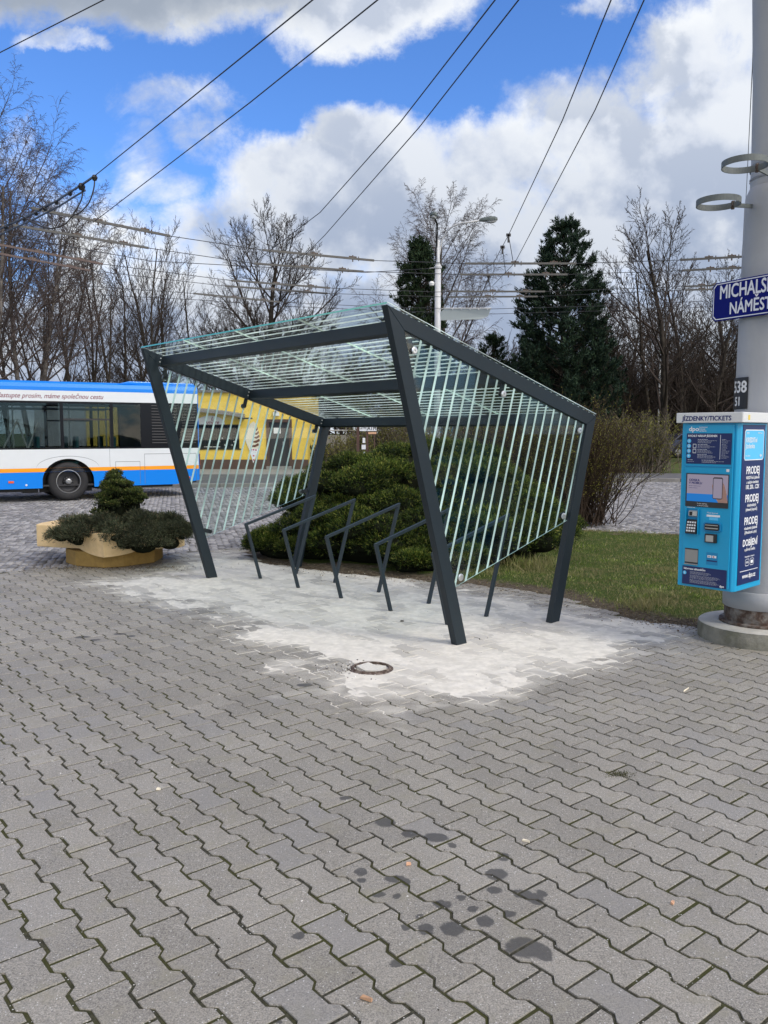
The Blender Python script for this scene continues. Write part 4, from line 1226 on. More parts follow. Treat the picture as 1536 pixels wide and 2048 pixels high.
# ================================================================ PLANTER
ochre = mat('ochre', (.67, .49, .25), .8, .08, 6, .35, 40, col2=(.73, .54, .29))
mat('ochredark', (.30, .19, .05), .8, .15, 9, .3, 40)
pl0 = (-3.43, 10.62)
pt = thing('planter', 'ochre painted concrete star planter overflowing with juniper, by the left shelter leg', 'planter', (*pl0, 0))
b = MB()
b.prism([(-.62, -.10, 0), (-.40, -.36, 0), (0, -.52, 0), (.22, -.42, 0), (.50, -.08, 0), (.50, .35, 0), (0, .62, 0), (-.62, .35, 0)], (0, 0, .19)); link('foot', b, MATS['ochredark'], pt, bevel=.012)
b = MB(); b.prism([(-1.02, .13, .205), (-1.00, -.06, .205), (-.30, -.30, .205), (-.1, .6, .205), (-.9, .62, .205)], (0, 0, .285)); link('arm', b, MATS['ochre'], pt, bevel=.012)
b = MB(); b.prism([(.30, -.30, .185), (.82, -.02, .185), (.84, .14, .185), (.7, .6, .185), (.1, .6, .185)], (0, 0, .20)); link('arm', b, MATS['ochre'], pt, bevel=.012)
# front hull: prow shape with an arched lower edge
b = MB(); top = []; bot = []
nL = 12
for i in range(-nL, nL + 1):
    f = i / nL; a = abs(f)
    x = .05 + f * .56; y = -.66 + a * .40
    top.append((x, y, .44 - .02 * a)); bot.append((x * 1.0, y + .02, .150 + .15 * a ** 2.2))
back = [(x, .35, z) for x, y, z in top]
vs = top + bot + back; n_ = 2 * nL + 1
fs = [(i, i + 1, n_ + i + 1, n_ + i) for i in range(n_ - 1)] + [(2 * n_ + i, 2 * n_ + i + 1, i + 1, i) for i in range(n_ - 1)]
bb_ = [(x, .35, z) for x, y, z in bot]; vs += bb_; fs += [(n_ + i, n_ + i + 1, 3 * n_ + i + 1, 3 * n_ + i) for i in range(n_ - 1)]
fs += [(0, n_, 3 * n_, 2 * n_), (n_ - 1, 2 * n_ - 1 + 0, 4 * n_ - 1, 3 * n_ - 1)]
b.add(vs, fs); link('bowl', b, MATS['ochre'], pt)

# ================================================================ BUS
BA = (-4.83, 21.95); BY = math.atan2(-.505, -.863)
bus = thing('city_bus', 'white and blue city bus with orange stripe standing at the left on the cobbles', 'bus', (*BA, 0), BY)
mat('buswhite', (.66, .69, .70), .3, .02, 2, coat=.3); mat('busblue', (.001, .20, .72), .35, coat=.08, spec=.3); mat('busorange', (.85, .32, .01), .3)
mat('busblack', (.006, .006, .008), .25, spec=.22); mat('rubber', (.013, .013, .014), .75, .1, 20, .3, 60); mat('hubsteel', (.28, .285, .29), .35, metal=.7); mat('hubdark', (.022, .022, .024), .5, .2, 30)
mat('busgrey', (.020, .020, .022), .6); mat('seam', (.12, .13, .14), .6); mat('tealseat', (.03, .12, .13), .8); mat('amber', (.75, .10, .01), .3)
glass('busglass', (.60, .64, .64), 0.0, 1.5, .6)
BL, BWd = 11.9, 2.5
XW = [3.29, 9.05]


def archtop(x):
    """lower edge of the side wall"""
    z = .325 + max(0, (.64 - x)) * .15
    for xw in XW:
        dx = abs(x - xw)
        if dx < .60: z = max(z, .47 + math.sqrt(max(0, .60 ** 2 - dx ** 2)) * .92)
    return z


def sidewall(nm, z_lo, z_hi, m, y, th=.03, follow=False, x0=.04, x1=BL - .05):
    xs_ = sorted(set([x0, x1] + [round(x, 3) for x in np.arange(x0, x1, .1)] + [xw + .60 * math.sin(a) for xw in XW for a in np.linspace(-math.pi / 2, math.pi / 2, 25)]))
    b = MB(); vs = []
    for x in xs_:
        lo = max(z_lo, archtop(x)) if follow else z_lo
        lo = min(lo, z_hi - .0005); vs += [(x, y, lo), (x, y, z_hi), (x, y - th, lo), (x, y - th, z_hi)]
    n_ = len(xs_)
    fs = []
    for i in range(n_ - 1):
        a = i * 4; c = a + 4
        fs += [(a, c, c + 1, a + 1), (a + 2, a + 3, c + 3, c + 2), (a, a + 2, c + 2, c), (a + 1, c + 1, c + 3, a + 3)]
    fs += [(0, 1, 3, 2), ((n_ - 1) * 4, (n_ - 1) * 4 + 2, (n_ - 1) * 4 + 3, (n_ - 1) * 4 + 1)]
    b.add(vs, fs); return link(nm, b, MATS[m], bus)


for y in (0.0, -BWd + .03):
    sidewall('skirt', .20, .712, 'busblue', y, follow=True)
    sidewall('orange_stripe', .713, .805, 'busorange', y + (.0), follow=True)
    sidewall('side_panel', .806, 1.255, 'buswhite', y, follow=True)
    sidewall('cantrail', 2.405, 2.655, 'buswhite', y)
# roof: curved blue edge and top
b = MB(); prof = [(0, 2.656), (-.005, 2.74), (-.05, 2.83), (-.16, 2.875), (-.4, 2.90), (-2.1, 2.90), (-2.34, 2.875), (-2.45, 2.83), (-2.495, 2.74), (-2.5, 2.656)]
xs_ = [.03, .05, BL - .05]
b.add([(x, y, z) for x in xs_ for y, z in prof], [(i * 10 + j, i * 10 + j + 1, (i + 1) * 10 + j + 1, (i + 1) * 10 + j) for i in range(2) for j in range(9)] + [tuple(range(10))[::-1], tuple(range(20, 30))])
link('roof', b, MATS['busblue'], bus)
b = MB(); b.prism([(2.05, -.10, 2.862), (1.75, -.10, 2.935), (.10, -.10, 2.925), (.07, -.10, 2.80)], (0, -2.3, 0)); link('roof_pod', b, MATS['busblue'], bus, bevel=.02)
# rear body
b = MB(); b.prism([(0.035, 0, .42), (.002, -.05, .42), (-.03, -.25, .42), (-.03, -2.25, .42), (.002, -2.45, .42), (.035, -2.5, .42), (.12, -2.4, .42), (.12, -.1, .42)], (0, 0, 2.22)); link('rear_end', b, MATS['busblue'], bus)
b = MB(); b.box(-.036, -.031, -2.2, -.3, 1.35, 2.4); link('rear_window', b, MATS['busblack'], bus)
b = MB(); b.box(-.036, -.031, -.22, -.10, .8, 1.1); b.box(-.036, -.031, -2.4, -2.28, .8, 1.1); link('tail_lamp', b, MATS['amber'], bus)
# front end
b = MB(); b.prism([(BL - .049, 0, .33), (BL + .10, -.15, .33), (BL + .16, -.6, .33), (BL + .16, -1.9, .33), (BL + .10, -2.35, .33), (BL - .049, -2.5, .33)], (0, 0, .85)); link('front_end', b, MATS['busblue'], bus)
b = MB(); b.prism([(BL - .049, 0, 2.45), (BL + .08, -.15, 2.45), (BL + .12, -.6, 2.45), (BL + .12, -1.9, 2.45), (BL + .08, -2.35, 2.45), (BL - .049, -2.5, 2.45)], (0, 0, .4)); link('front_header', b, MATS['buswhite'], bus)
b = MB(); b.prism([(BL - .04, -.02, 1.182), (BL + .10, -.16, 1.182), (BL + .14, -.6, 1.182), (BL + .14, -1.9, 1.182), (BL + .10, -2.34, 1.182), (BL - .04, -2.48, 1.182), (BL - .06, -2.4, 1.182), (BL - .06, -.1, 1.182)], (0, 0, 1.266)); link('windscreen', b, MATS['busglass'], bus)
# window band: black frames with dark panes; layout on the near side (x from the rear)
wins = [(1.50, 2.215), (2.25, 3.385), (3.42, 4.86), (4.90, 6.30), (6.34, 7.75), (7.79, 9.15), (9.19, 10.6), (10.64, 11.84)]
for y, near in ((-.004, True), (-BWd + .022, False)):
    b = MB(); F0, F1 = 1.256, 2.404
    b.box(.045, 1.49, y - .02, y, F0, F1)
    prev = 1.49
    for (a, c) in wins:
        b.box(prev, a + .022, y - .02, y, F0, F1); b.box(a + .022, c - .022, y - .02, y, F0, F0 + .035); b.box(a + .022, c - .022, y - .02, y, F1 - .05, F1)
        prev = c - .022
    b.box(prev, BL - .055, y - .02, y, F0, F1)
    link('window_band', b, MATS['busblack'], bus)
    for i, (a, c) in enumerate(wins):
        b = MB(); b.box(a + .022, c - .022, y - .013, y - .007, F0 + .036, F1 - .051); wn = link('window', b, MATS['busglass'], bus)
        if i in (1, 4, 6):
            b = MB(); b.box(a + .022, c - .022, y - .005, y + .002, 1.955, 1.995); b.box(a + .024, a + .034, y - .005, y + .002, 1.3, 1.95); link('sash', b, MATS['busgrey'], wn)
    # engine louvres
    b = MB()
    for k_ in range(14):
        z = 1.38 + k_ * .072
        for xa, xc in ((.10, .46), (.60, 1.24)): b.prism([(xa, y + .001, z), (xa, y + .012, z + .012), (xa, y + .001, z + .03)], (xc - xa, 0, 0))
    link('louvre', b, MATS['busgrey'], bus)
# interior
b = MB(); b.box(.1, BL - .1, -2.46, -.04, .36, .40); b.box(.1, 1.5, -2.44, -.06, .41, 2.3); link('floor', b, MATS['busgrey'], bus)
b = MB()
for xs2 in (2.1, 3.0, 3.9, 6.4, 7.2, 8.0, 8.8):
    for ys_ in (-.5, -2.0):
        b.box(xs2, xs2 + .42, ys_ - .22, ys_ + .22, .85, .95); b.box(xs2 - .03, xs2 + .05, ys_ - .22, ys_ + .22, .9, 1.56)
link('seats', b, MATS['tealseat'], bus, bevel=.03)
b = MB()
for xs2 in (2.2, 3.1, 4.4, 5.5, 6.5, 8.1, 9.4):
    for ys_ in (-.8, -1.7): b.tube([(xs2, ys_, .4), (xs2, ys_, 2.4)], .018, 6)
b.tube([(2, -.8, 2.25), (11, -.8, 2.25)], .018, 6); b.tube([(2, -1.7, 2.25), (11, -1.7, 2.25)], .018, 6)
b.tube([(4.7, -.3, 1.25), (4.35, -.3, 1.95)], .02, 6); b.tube([(4.15, -.3, 1.25), (4.35, -.3, 1.9)], .02, 6); b.tube([(4.15, -.3, 1.25), (3.9, -.3, 1.9)], .02, 6)
link('grab_rails', b, MATS['silver'], bus)
# wheels
for xw in XW:
    for y, sgn in ((-.02, 1), (-BWd + .02, -1)):
        c = (xw, y, .47)
        b = MB(); b.lathe([(.275, sgn * -.02), (.30, sgn * .0), (.40, sgn * .008), (.455, sgn * -.02), (.470, sgn * -.05), (.470, sgn * -.25), (.44, sgn * -.28), (.27, sgn * -.28)], c=c, n=48, ax='y')
        wh = link('wheel', b, MATS['rubber'], bus, smooth=True)
        b = MB(); b.lathe([(.283, sgn * -.015), (.287, sgn * .004), (.272, sgn * .006), (.262, sgn * -.012)], c=c, n=48, ax='y'); link('rim', b, MATS['hubsteel'], wh)
        b = MB(); b.lathe([(.268, sgn * -.02), (.25, sgn * -.04), (.235, sgn * -.10), (.12, sgn * -.12), (.11, sgn * -.06), (.085, sgn * -.02), (0, sgn * -.02)], c=c, n=32, ax='y'); link('wheel_disc', b, MATS['hubdark'], wh)
        b = MB(); b.lathe([(.07, sgn * -.019), (.065, sgn * .01), (.04, sgn * .02), (0, sgn * .02)], c=c, n=20, ax='y')
        for k_ in range(10):
            a = k_ * math.pi / 5; b.lathe([(.010, sgn * -.1), (.010, sgn * -.045), (0, sgn * -.045)], c=(xw + .1 * math.cos(a) * 1.0, y, .47 + .1 * math.sin(a)), n=6, ax='y')
        link('hub', b, MATS['hubsteel'], wh)
    b = MB(); ar = [(xw + .62 * math.cos(a), .47 + .57 * math.sin(a)) for a in np.linspace(-.1, math.pi + .1, 20)]
    for i in range(19):
        b.quad((ar[i][0], -.031, ar[i][1]), (ar[i + 1][0], -.031, ar[i + 1][1]), (ar[i + 1][0], -.42, ar[i + 1][1]), (ar[i][0], -.42, ar[i][1]))
        b.quad((ar[i][0], -2.47, ar[i][1]), (ar[i + 1][0], -2.47, ar[i + 1][1]), (ar[i + 1][0], -2.08, ar[i + 1][1]), (ar[i][0], -2.08, ar[i][1]))
    b.box(xw - .62, xw + .62, -.43, -.425, .2, 1.04); b.box(xw - .62, xw + .62, -2.075, -2.07, .2, 1.04); b.box(xw - .1, xw + .1, -2.1, -.4, .38, .55)
    link('wheel_arch', b, MATS['black'], bus, fixn=False)
    b = MB(); pa = [(xw + .72 * math.cos(a), .0015, .807 + .275 * math.sin(a)) for a in np.linspace(0, math.pi, 30)]
    for i in range(29):
        (x0, y0, z0), (x1, y1, z1) = pa[i], pa[i + 1]; b.quad((x0, y0, z0), (x1, y1, z1), (x1, y1, z1 + .008), (x0, y0, z0 + .008))
    link('arch_seam', b, MATS['seam'], bus, fixn=False)
# hatches, lamps, underframe
b = MB()
for (xa, xc, zt) in ((1.56, 2.17, .925), (.10, 1.45, 1.11)):
    b.quad((xa, .0015, zt), (xc, .0015, zt), (xc, .0015, zt + .010), (xa, .0015, zt + .010)); b.quad((xa, .0015, .36), (xa + .008, .0015, .36), (xa + .008, .0015, zt), (xa, .0015, zt)); b.quad((xc - .008, .0015, .36), (xc, .0015, .36), (xc, .0015, zt), (xc - .008, .0015, zt))
for xa in (2.30, 5.6, 7.4): b.quad((xa, .0015, .81), (xa + .006, .0015, .81), (xa + .006, .0015, 1.25), (xa, .0015, 1.25))
link('hatch_seam', b, MATS['seam'], bus, fixn=False)
for xa, nm in ((4.52, 'amber'), (.28, 'amber'), (7.3, 'amber')):
    b = MB(); b.box(xa, xa + .12, .0005, .012, .465, .515); link('marker_lamp', b, MATS[nm], bus, bevel=.003)
b = MB(); b.lathe([(0, .008), (.022, .008), (.024, 0)], c=(4.25, .001, .41), n=16, ax='y'); link('filler_cap', b, MATS['white'], bus)
b = MB(); b.box(.7, 2.6, -2.3, -.15, .26, .37); b.box(4.0, 8.3, -2.3, -.2, .24, .36); b.box(3.95, 4.3, -.6, -.3, .2, .3); link('underframe', b, MATS['black'], bus)
tt_ = text('Nastupte prosím, máme společnou cestu', .158, .0012, .34)
xmax = max(v[0] for v in tt_.v); b = MB(); put(b, tt_, frameM((4.86, .0025, 2.475), (-1, 0, 0), (0, 0, 1), 2.45 / xmax, 1.0)); mat('maroon', (.18, .010, .035), .5)
link('slogan', b, MATS['maroon'], bus, fixn=False)

# ================================================================ YELLOW KIOSK
KY = 35.5
kx0, kx1 = -12.6, -3.23
kk = thing('kiosk_building', 'low yellow kiosk building with brown plinth and flat roof behind the bus', 'building', ((kx0 + kx1) / 2, KY, 0))
ox = (kx0 + kx1) / 2
mat('yellowwall', (.80, .56, .10), .85, .05, 3, .25, 30, col2=(.75, .51, .08)); mat('brown', (.085, .045, .035), .7, .1, 3); mat('doorblack', (.03, .03, .035), .4); mat('awning', (.20, .185, .17), .8, .1, 4)
mat('glassdark', (.012, .016, .022), .2, spec=.35); mat('rooftrim', (.16, .14, .12), .7)
E_ = lambda x: x - ox
mat('annexwhite', (.42, .43, .44), .8, .1, 2)
b = MB(); b.box(kx0 - ox - 2.2, kx0 - ox - .01, .05, 5.5, .10, 3.1); link('annex', b, MATS['annexwhite'], kk)
# wall with openings: door and window are real recesses
dx0, dx1, dz0, dz1 = -4.98, -3.90, .115, 2.22
wx0, wx1, wz0, wz1 = -8.6, -6.13, .98, 1.96
b = MB()
for (a, c, z0, z1) in ((kx0, wx0, .52, 3.34), (wx0, wx1, .52, wz0), (wx0, wx1, wz1, 3.34), (wx1, dx0, .52, 3.34), (dx0, dx1, dz1, 3.34), (dx1, kx1, .52, 3.34)):
    b.box(E_(a), E_(c), 0, .25, z0, z1)
b.box(E_(kx0), E_(kx0) + .25, .2501, 6, .1, 3.34); b.box(E_(kx1) - .25, E_(kx1), .2501, 6, .1, 3.34); b.box(E_(kx0) + .2501, E_(kx1) - .2501, 5.75, 6, .1, 3.34)
link('wall', b, MATS['yellowwall'], kk)
b = MB(); b.box(E_(kx0), E_(dx0) - .001, -.02, .20, .10, .519); b.box(E_(dx1), E_(kx1) + .01, -.02, .20, .10, .519); link('plinth', b, MATS['brown'], kk)
b = MB(); b.box(E_(kx0) - .08, E_(kx1) + .08, -.10, 6.1, 3.341, 3.43); link('roof', b, MATS['rooftrim'], kk)
b = MB(); b.box(E_(dx0), E_(dx0) + .12, -.03, .24, dz0, dz1 - .001); b.box(E_(dx1) - .12, E_(dx1), -.03, .24, dz0, dz1 - .001); b.box(E_(dx0) + .1201, E_(dx1) - .1201, -.03, .24, dz1 - .13, dz1 - .001); link('door_frame', b, MATS['brown'], kk)
b = MB(); b.box(E_(dx0) + .121, E_(dx1) - .121, .08, .13, .24, dz1 - .131); dr2 = link('door', b, MATS['doorblack'], kk)
b = MB(); b.box(E_(-4.30), E_(-4.27), .04, .079, 1.1, 1.28); link('handle', b, MATS['silver'], dr2)
b = MB(); b.box(E_(-4.68), E_(-4.38), .072, .079, 1.62, 1.86); link('paper_notice', b, MATS['white'], dr2)
b = MB(); b.box(E_(dx0) + .02, E_(dx1) - .02, -.3, .3, .10, .235); link('doorstep', b, MATS['apron'], kk)
b = MB(); b.box(E_(wx0), E_(wx1), .10, .13, wz0, wz1); wn = link('window', b, MATS['glassdark'], kk)
b = MB()
for x in np.arange(wx0 + .06, wx1, .16): b.box(E_(x) - .008, E_(x) + .008, -.03, -.014, wz0, wz1)
for z in np.arange(wz0 + .05, wz1, .14): b.box(E_(wx0), E_(wx1), -.045, -.031, z - .008, z + .008)
b.box(E_(wx0) - .03, E_(wx1) + .08, -.03, .0, wz1, wz1 + .04); b.box(E_(wx0) - .03, E_(wx1) + .08, -.03, -.001, wz0 - .04, wz0)
link('security_grille', b, MATS['black'], wn)
b = MB()
for i in range(9): b.box(E_(-7.1) + i * .1, E_(-7.04) + i * .1, .092, .098, 1.1 + (i * 7 % 3) * .15, 1.16 + (i * 7 % 3) * .15)
b.box(E_(-7.65), E_(-6.95), .092, .098, 1.04, 1.07); link('stickers', b, MATS['white'], wn)
# curved awning
b = MB(); pa = []
for i in range(13):
    f = i / 12; x = -9.3 + f * 3.42; pa.append((E_(x), -.55, 2.66 - .25 * (max(0, f - .35) / .65) ** 1.6 * 1.0))
vs = []
for (x, y, z) in pa: vs += [(x, y, z), (x, y, z - .13), (x, -.001, z - .13), (x, -.001, z + .04)]
fs = [(i * 4 + a, (i + 1) * 4 + a, (i + 1) * 4 + (a + 1) % 4, i * 4 + (a + 1) % 4) for i in range(12) for a in range(4)] + [(0, 1, 2, 3), (51, 50, 49, 48)]
b.add(vs, fs); link('awning', b, MATS['awning'], kk)
b = MB(); b.bar((E_(-6.1), -.4, 2.25), (E_(-5.5), -.4, 2.25), .05, .06); b.bar((E_(-5.9), -.4, 2.25), (E_(-5.9), -.0, 2.25), .04, .04, up=(0, 0, 1)); link('awning_bracket', b, MATS['black'], kk)
b = MB(); b.lathe([(0, 0), (.62, 0)], c=(0, 0, 0), n=32, ax='y'); b.v = [(E_(-7.35) + x, -.012, max(2.0, 2.03 + z * .55)) for x, y, z in b.v]; sgk = link('shop_sign', b, MATS['white'], kk, fixn=False)
b = MB(); t1 = text('La', .22, .003, .3, 'CENTER'); put(b, t1, frameM((E_(-7.22), -.016, 2.17), (1, 0, 0), (0, 0, 1))); t1 = text('Amore', .22, .003, .3, 'CENTER'); put(b, t1, frameM((E_(-7.3), -.016, 2.02), (1, 0, 0), (0, 0, 1))); link('shop_sign_lettering', b, MATS['maroon'], sgk, fixn=False)
b = MB(); b.box(E_(-4.68), E_(-4.42), -.08, -.031, 2.36, 2.52); b.box(E_(-4.62), E_(-4.48), -.10, -.031, 2.53, 2.62); link('wall_lamp', b, MATS['white'], kk)
# ice cream board
ic = thing('ice_cream_board', 'flat cut-out board of a vanilla and chocolate soft ice cream cone on the yellow wall', 'advertising board', (-5.53, KY - .03, 0))
mat('cream', (.72, .66, .52), .5, .06, 8); mat('choco', (.13, .045, .028), .5); mat('paperw', (.74, .76, .80), .5)
b = MB(); b.prism([(-.02, 0, .36), (.16, 0, .80), (.28, 0, 1.18), (.26, 0, 1.5), (.20, 0, 1.80), (.12, 0, 2.02), (.02, 0, 2.13), (-.14, 0, 2.02), (-.26, 0, 1.72), (-.36, 0, 1.42), (-.32, 0, 1.26), (-.16, 0, .86)], (0, .02, 0)); link('board', b, MATS['cream'], ic)
b = MB(); b.add([(-.02, -.002, .37), (.15, -.002, .80), (-.15, -.002, .87)], [(0, 1, 2)]); b.add([(-.16, -.002, .88), (.16, -.002, .82), (.19, -.002, .98), (-.19, -.002, .98)], [(0, 1, 2, 3)]); link('paper_cone', b, MATS['paperw'], ic, fixn=False)
b = MB()
for (x0, x1, z0, h_) in ((-.10, .23, 1.06, .10), (-.02, .27, 1.24, .11), (.04, .27, 1.42, .10), (.06, .24, 1.58, .10), (.09, .20, 1.74, .10)):
    b.add([(x0, -.004, z0), ((x0 + x1) / 2, -.004, z0 - .02), (x1, -.004, z0 + .06), (x1 - .02, -.004, z0 + h_ + .06), ((x0 + x1) / 2, -.004, z0 + h_ - .02), (x0, -.004, z0 + .05)], [(0, 1, 2, 3, 4, 5)])
link('chocolate_swirl', b, MATS['choco'], ic, fixn=False)
b = MB()
for x, z in ((-.1, .93), (0, .93), (.1, .92), (0, .68), (0, .5)): b.quad((x - .03, -.005, z - .025), (x + .03, -.005, z - .025), (x + .03, -.005, z + .03), (x - .03, -.005, z + .03))
link('red_marks', b, MATS['redm'], ic, fixn=False)

# concrete ramp wall with rail right of the kiosk
rw = thing('ramp_wall', 'low pale concrete ramp wall with white railing right of the kiosk', 'wall', (-1.6, 45, 0))
mat('palewall', (.42, .40, .36), .85, .1, 2, .2, 20)
b = MB(); b.box(-2.4, 1.6, 0, .3, .0, 1.53); link('wall', b, MATS['palewall'], rw)
b = MB(); b.tube([(-2.4, .15, 1.78), (1.6, .15, 1.78)], .03, 6); [b.tube([(x, .15, 1.53), (x, .15, 1.85)], .03, 6) for x in (-2.2, -.45, 1.3)]; link('railing', b, MATS['white'], rw)
# ATM sign
am = thing('atm_sign', 'small white ATM sign on dark wooden posts behind the juniper', 'sign', (-.72, 33, .1))
b = MB(); b.box(-.36, -.25, .0, .1, 0, 2.0); b.box(.02, .10, .0, .1, 0, 1.6); b.box(.33, .37, .0, .06, 0, 1.7); link('posts', b, MATS['brown'], am)
b = MB(); b.box(-.24, .04, -.03, .02, 1.62, 1.84); b.box(.06, .43, -.03, .02, 1.62, 1.84); pn = link('panel', b, MATS['paperw'], am)
b = MB(); t1 = text('ATM', .20, .006, 0, 'CENTER'); put(b, t1, frameM((.245, -.033, 1.66), (1, 0, 0), (0, 0, 1), .85, 1)); t1 = text('ATM', .14, .002, 0, 'CENTER'); put(b, t1, frameM((-.10, -.033, 1.68), (1, 0, 0), (0, 0, 1), .8, 1)); link('lettering', b, MATS['black'], pn, fixn=False)
b = MB(); b.box(-.12, -.02, -.02, .0, 1.15, 1.35); b.box(-.16, .0, -.02, .0, .9, 1.08); b.box(-.12, -.02, -.02, .0, .6, .8); link('notices', b, MATS['paperw'], am)
b = MB(); b.box(.1, .42, -.02, .02, 1.50, 1.58); link('orange_strip', b, MATS['chipo'], am)
# ================================================================ OVERHEAD WIRES
mat('wire', (.035, .037, .042), .5, metal=.3); mat('rodgrey', (.085, .082, .075), .6, .15, 4); mat('rodbrown', (.11, .075, .062), .6, .2, 5); mat('insul', (.02, .02, .022), .4)
WZ = 6.0


def wire(lb, pts_, r_=.008, z=WZ, nm='overhead_wire', sag=0.0, group='overhead trolley wires'):
    P = [Vector(G(p[0], p[1], p[2] if len(p) > 2 else z)) for p in pts_]
    Q2 = []
    for a, c in zip(P, P[1:]):
        for i in range(8): Q2.append(a.lerp(c, i / 8))
    Q2.append(P[-1]); o = Q2[0].copy()
    b = MB(); b.tube([q - o for q in Q2], r_, 5)
    ob = link(nm, b, MATS['wire'], smooth=True); ob.location = o
    tag(ob, lb, 'overhead wire', group); return ob


def ext(a, b, f):
    """pixel beyond b on the line a-b"""
    return (a[0] + (b[0] - a[0]) * f, a[1] + (b[1] - a[1]) * f)


wire('thin span wire crossing the top left corner of the sky', [(420, -108), (207, 0), (0, 105), (-140, 176)], .006)
wire('trolley wire running down to the black insulator at far left', [(860, -190), (625, 0), (400, 182), (189, 352)], .008)
wire('second long wire from the left, ending in the bare trees', [(1010, -205), (755, 0), (500, 205), (186, 445)], .008)
wire('left one of the middle pair of trolley wires above the shelter', [(1120, -170), (990, 0), (800, 245), (640, 425), (515, 520)], .008)
wire('right one of the middle pair of trolley wires above the shelter', [(1165, -170), (1037, 0), (838, 255), (650, 470), (560, 560)], .008)
wire('left one of the steep wire pair right of the street lamp', [(1285, -170), (1222, 0), (1125, 240), (1017, 470), (986, 528), (925, 560)], .008)
wire('right one of the steep wire pair right of the street lamp', [(1350, -170), (1288, 0), (1190, 220), (1030, 525), (985, 572)], .008)
wire('thin wire hanging close beside the grey pole', [(1512, -120, 6.6), (1505, 130, 6.6), (1493, 380, 6.6), (1484, 510, 6.2)], .006)
H1 = [(-60, 390), (0, 402), (62, 416), (340, 472), (525, 500), (748, 521), (930, 527), (1152, 527), (1360, 520), (1488, 513), (1600, 508)]
H2 = [(-60, 432), (0, 445), (25, 450), (297, 496), (508, 527), (727, 543), (920, 549), (1135, 549), (1365, 541), (1488, 535), (1600, 531)]
H3 = [(-60, 474), (0, 490), (205, 528), (462, 561), (660, 576), (870, 584), (900, 583), (1090, 583), (1370, 573), (1440, 570), (1600, 566)]
H4 = [(-60, 492), (0, 508), (180, 541), (450, 572), (660, 587), (895, 594), (1075, 593), (1370, 580), (1440, 578), (1600, 575)]
H5 = [(-60, 460), (0, 468), (300, 522), (730, 545), (880, 536)]
H6 = [(-60, 555), (0, 560), (388, 587), (560, 604), (780, 615), (980, 618), (1200, 612), (1460, 600)]
H7 = [(-60, 575), (0, 580), (400, 600), (545, 611), (780, 622), (985, 628), (1200, 622), (1460, 612)]
H8 = [(-60, 660), (0, 668), (200, 672), (420, 676), (620, 672)]
for lb, h in (('topmost of the wires running level across the picture', H1), ('second highest of the wires running level across the picture', H2), ('third highest wire running level across the picture', H3),
              ('fourth highest wire running level, just below the third', H4), ('thin wire anchored on the street lamp mast', H5), ('fifth highest level wire, passing behind the lamp mast', H6), ('lowest of the level wires above the shelter roof', H7)):
    wire(lb, h, .009)
wire('faint wire low among the bare trees at left', H8, .007, 6.4)


def rod(lb, a, c, z=WZ, col='rodgrey', feet=(.45, .8)):
    A, C = Vector(G(*a, z)), Vector(G(*c, z)); t_ = thing('insulating_rod', lb, 'insulator', A, 0, 'insulating rods on the trolley wires'); d = C - A
    b = MB(); b.bar((0, 0, .0), d, .035, .05); link('rod', b, MATS[col], t_)
    b = MB(); up = Vector((0, 0, 1)); dn = d.normalized()
    for f in feet:
        p_ = d * f; b.bar(p_ - dn * .10 + up * .04, p_ + dn * .10 + up * .04, .03, .03); b.bar(p_ - up * .08, p_ + up * .08, .02, .03, up=(1, 0, 0)); b.bar(p_ + dn * .16 - up * .05, p_ + dn * .16 + up * .06, .02, .02, up=(1, 0, 0))
    link('clamp', b, MATS['rust'], t_)


for lb, a, c, col in (('long grey rod at upper left, topmost of the left rods', (62, 416), (340, 472), 'rodgrey'), ('grey rod at left crossing the black insulator chain', (25, 450), (297, 496), 'rodgrey'),
                      ('rusty brown rod at far left, third down', (-40, 482), (205, 528), 'rodbrown'), ('rusty brown rod at far left, lowest', (-40, 500), (180, 541), 'rodbrown'),
                      ('topmost rod in front of the broad bare tree', (525, 500), (748, 521), 'rodgrey'), ('second rod in front of the broad bare tree', (508, 527), (727, 543), 'rodgrey'),
                      ('third rod in front of the broad bare tree', (462, 561), (660, 576), 'rodgrey'), ('fourth rod in front of the broad bare tree', (450, 572), (655, 587), 'rodgrey'),
                      ('pale lowest rod in front of the broad bare tree', (388, 587), (560, 604), 'rodgrey'), ('topmost rod between street lamp and dark pine', (930, 527), (1152, 527), 'rodgrey'),
                      ('second rod between street lamp and dark pine', (920, 549), (1135, 549), 'rodgrey'), ('third rod between street lamp and dark pine', (900, 583), (1090, 583), 'rodgrey'),
                      ('lowest rod between street lamp and dark pine', (895, 594), (1075, 593), 'rodgrey'), ('upper rod ending at the grey pole', (1360, 520), (1490, 513), 'rodgrey'),
                      ('lower rod ending at the grey pole', (1365, 541), (1490, 535), 'rodgrey'), ('upper short rod left of the street sign', (1370, 573), (1445, 570), 'rodgrey'), ('lower short rod left of the street sign', (1370, 580), (1445, 578), 'rodgrey')):
    rod(lb, a, c, WZ, col)
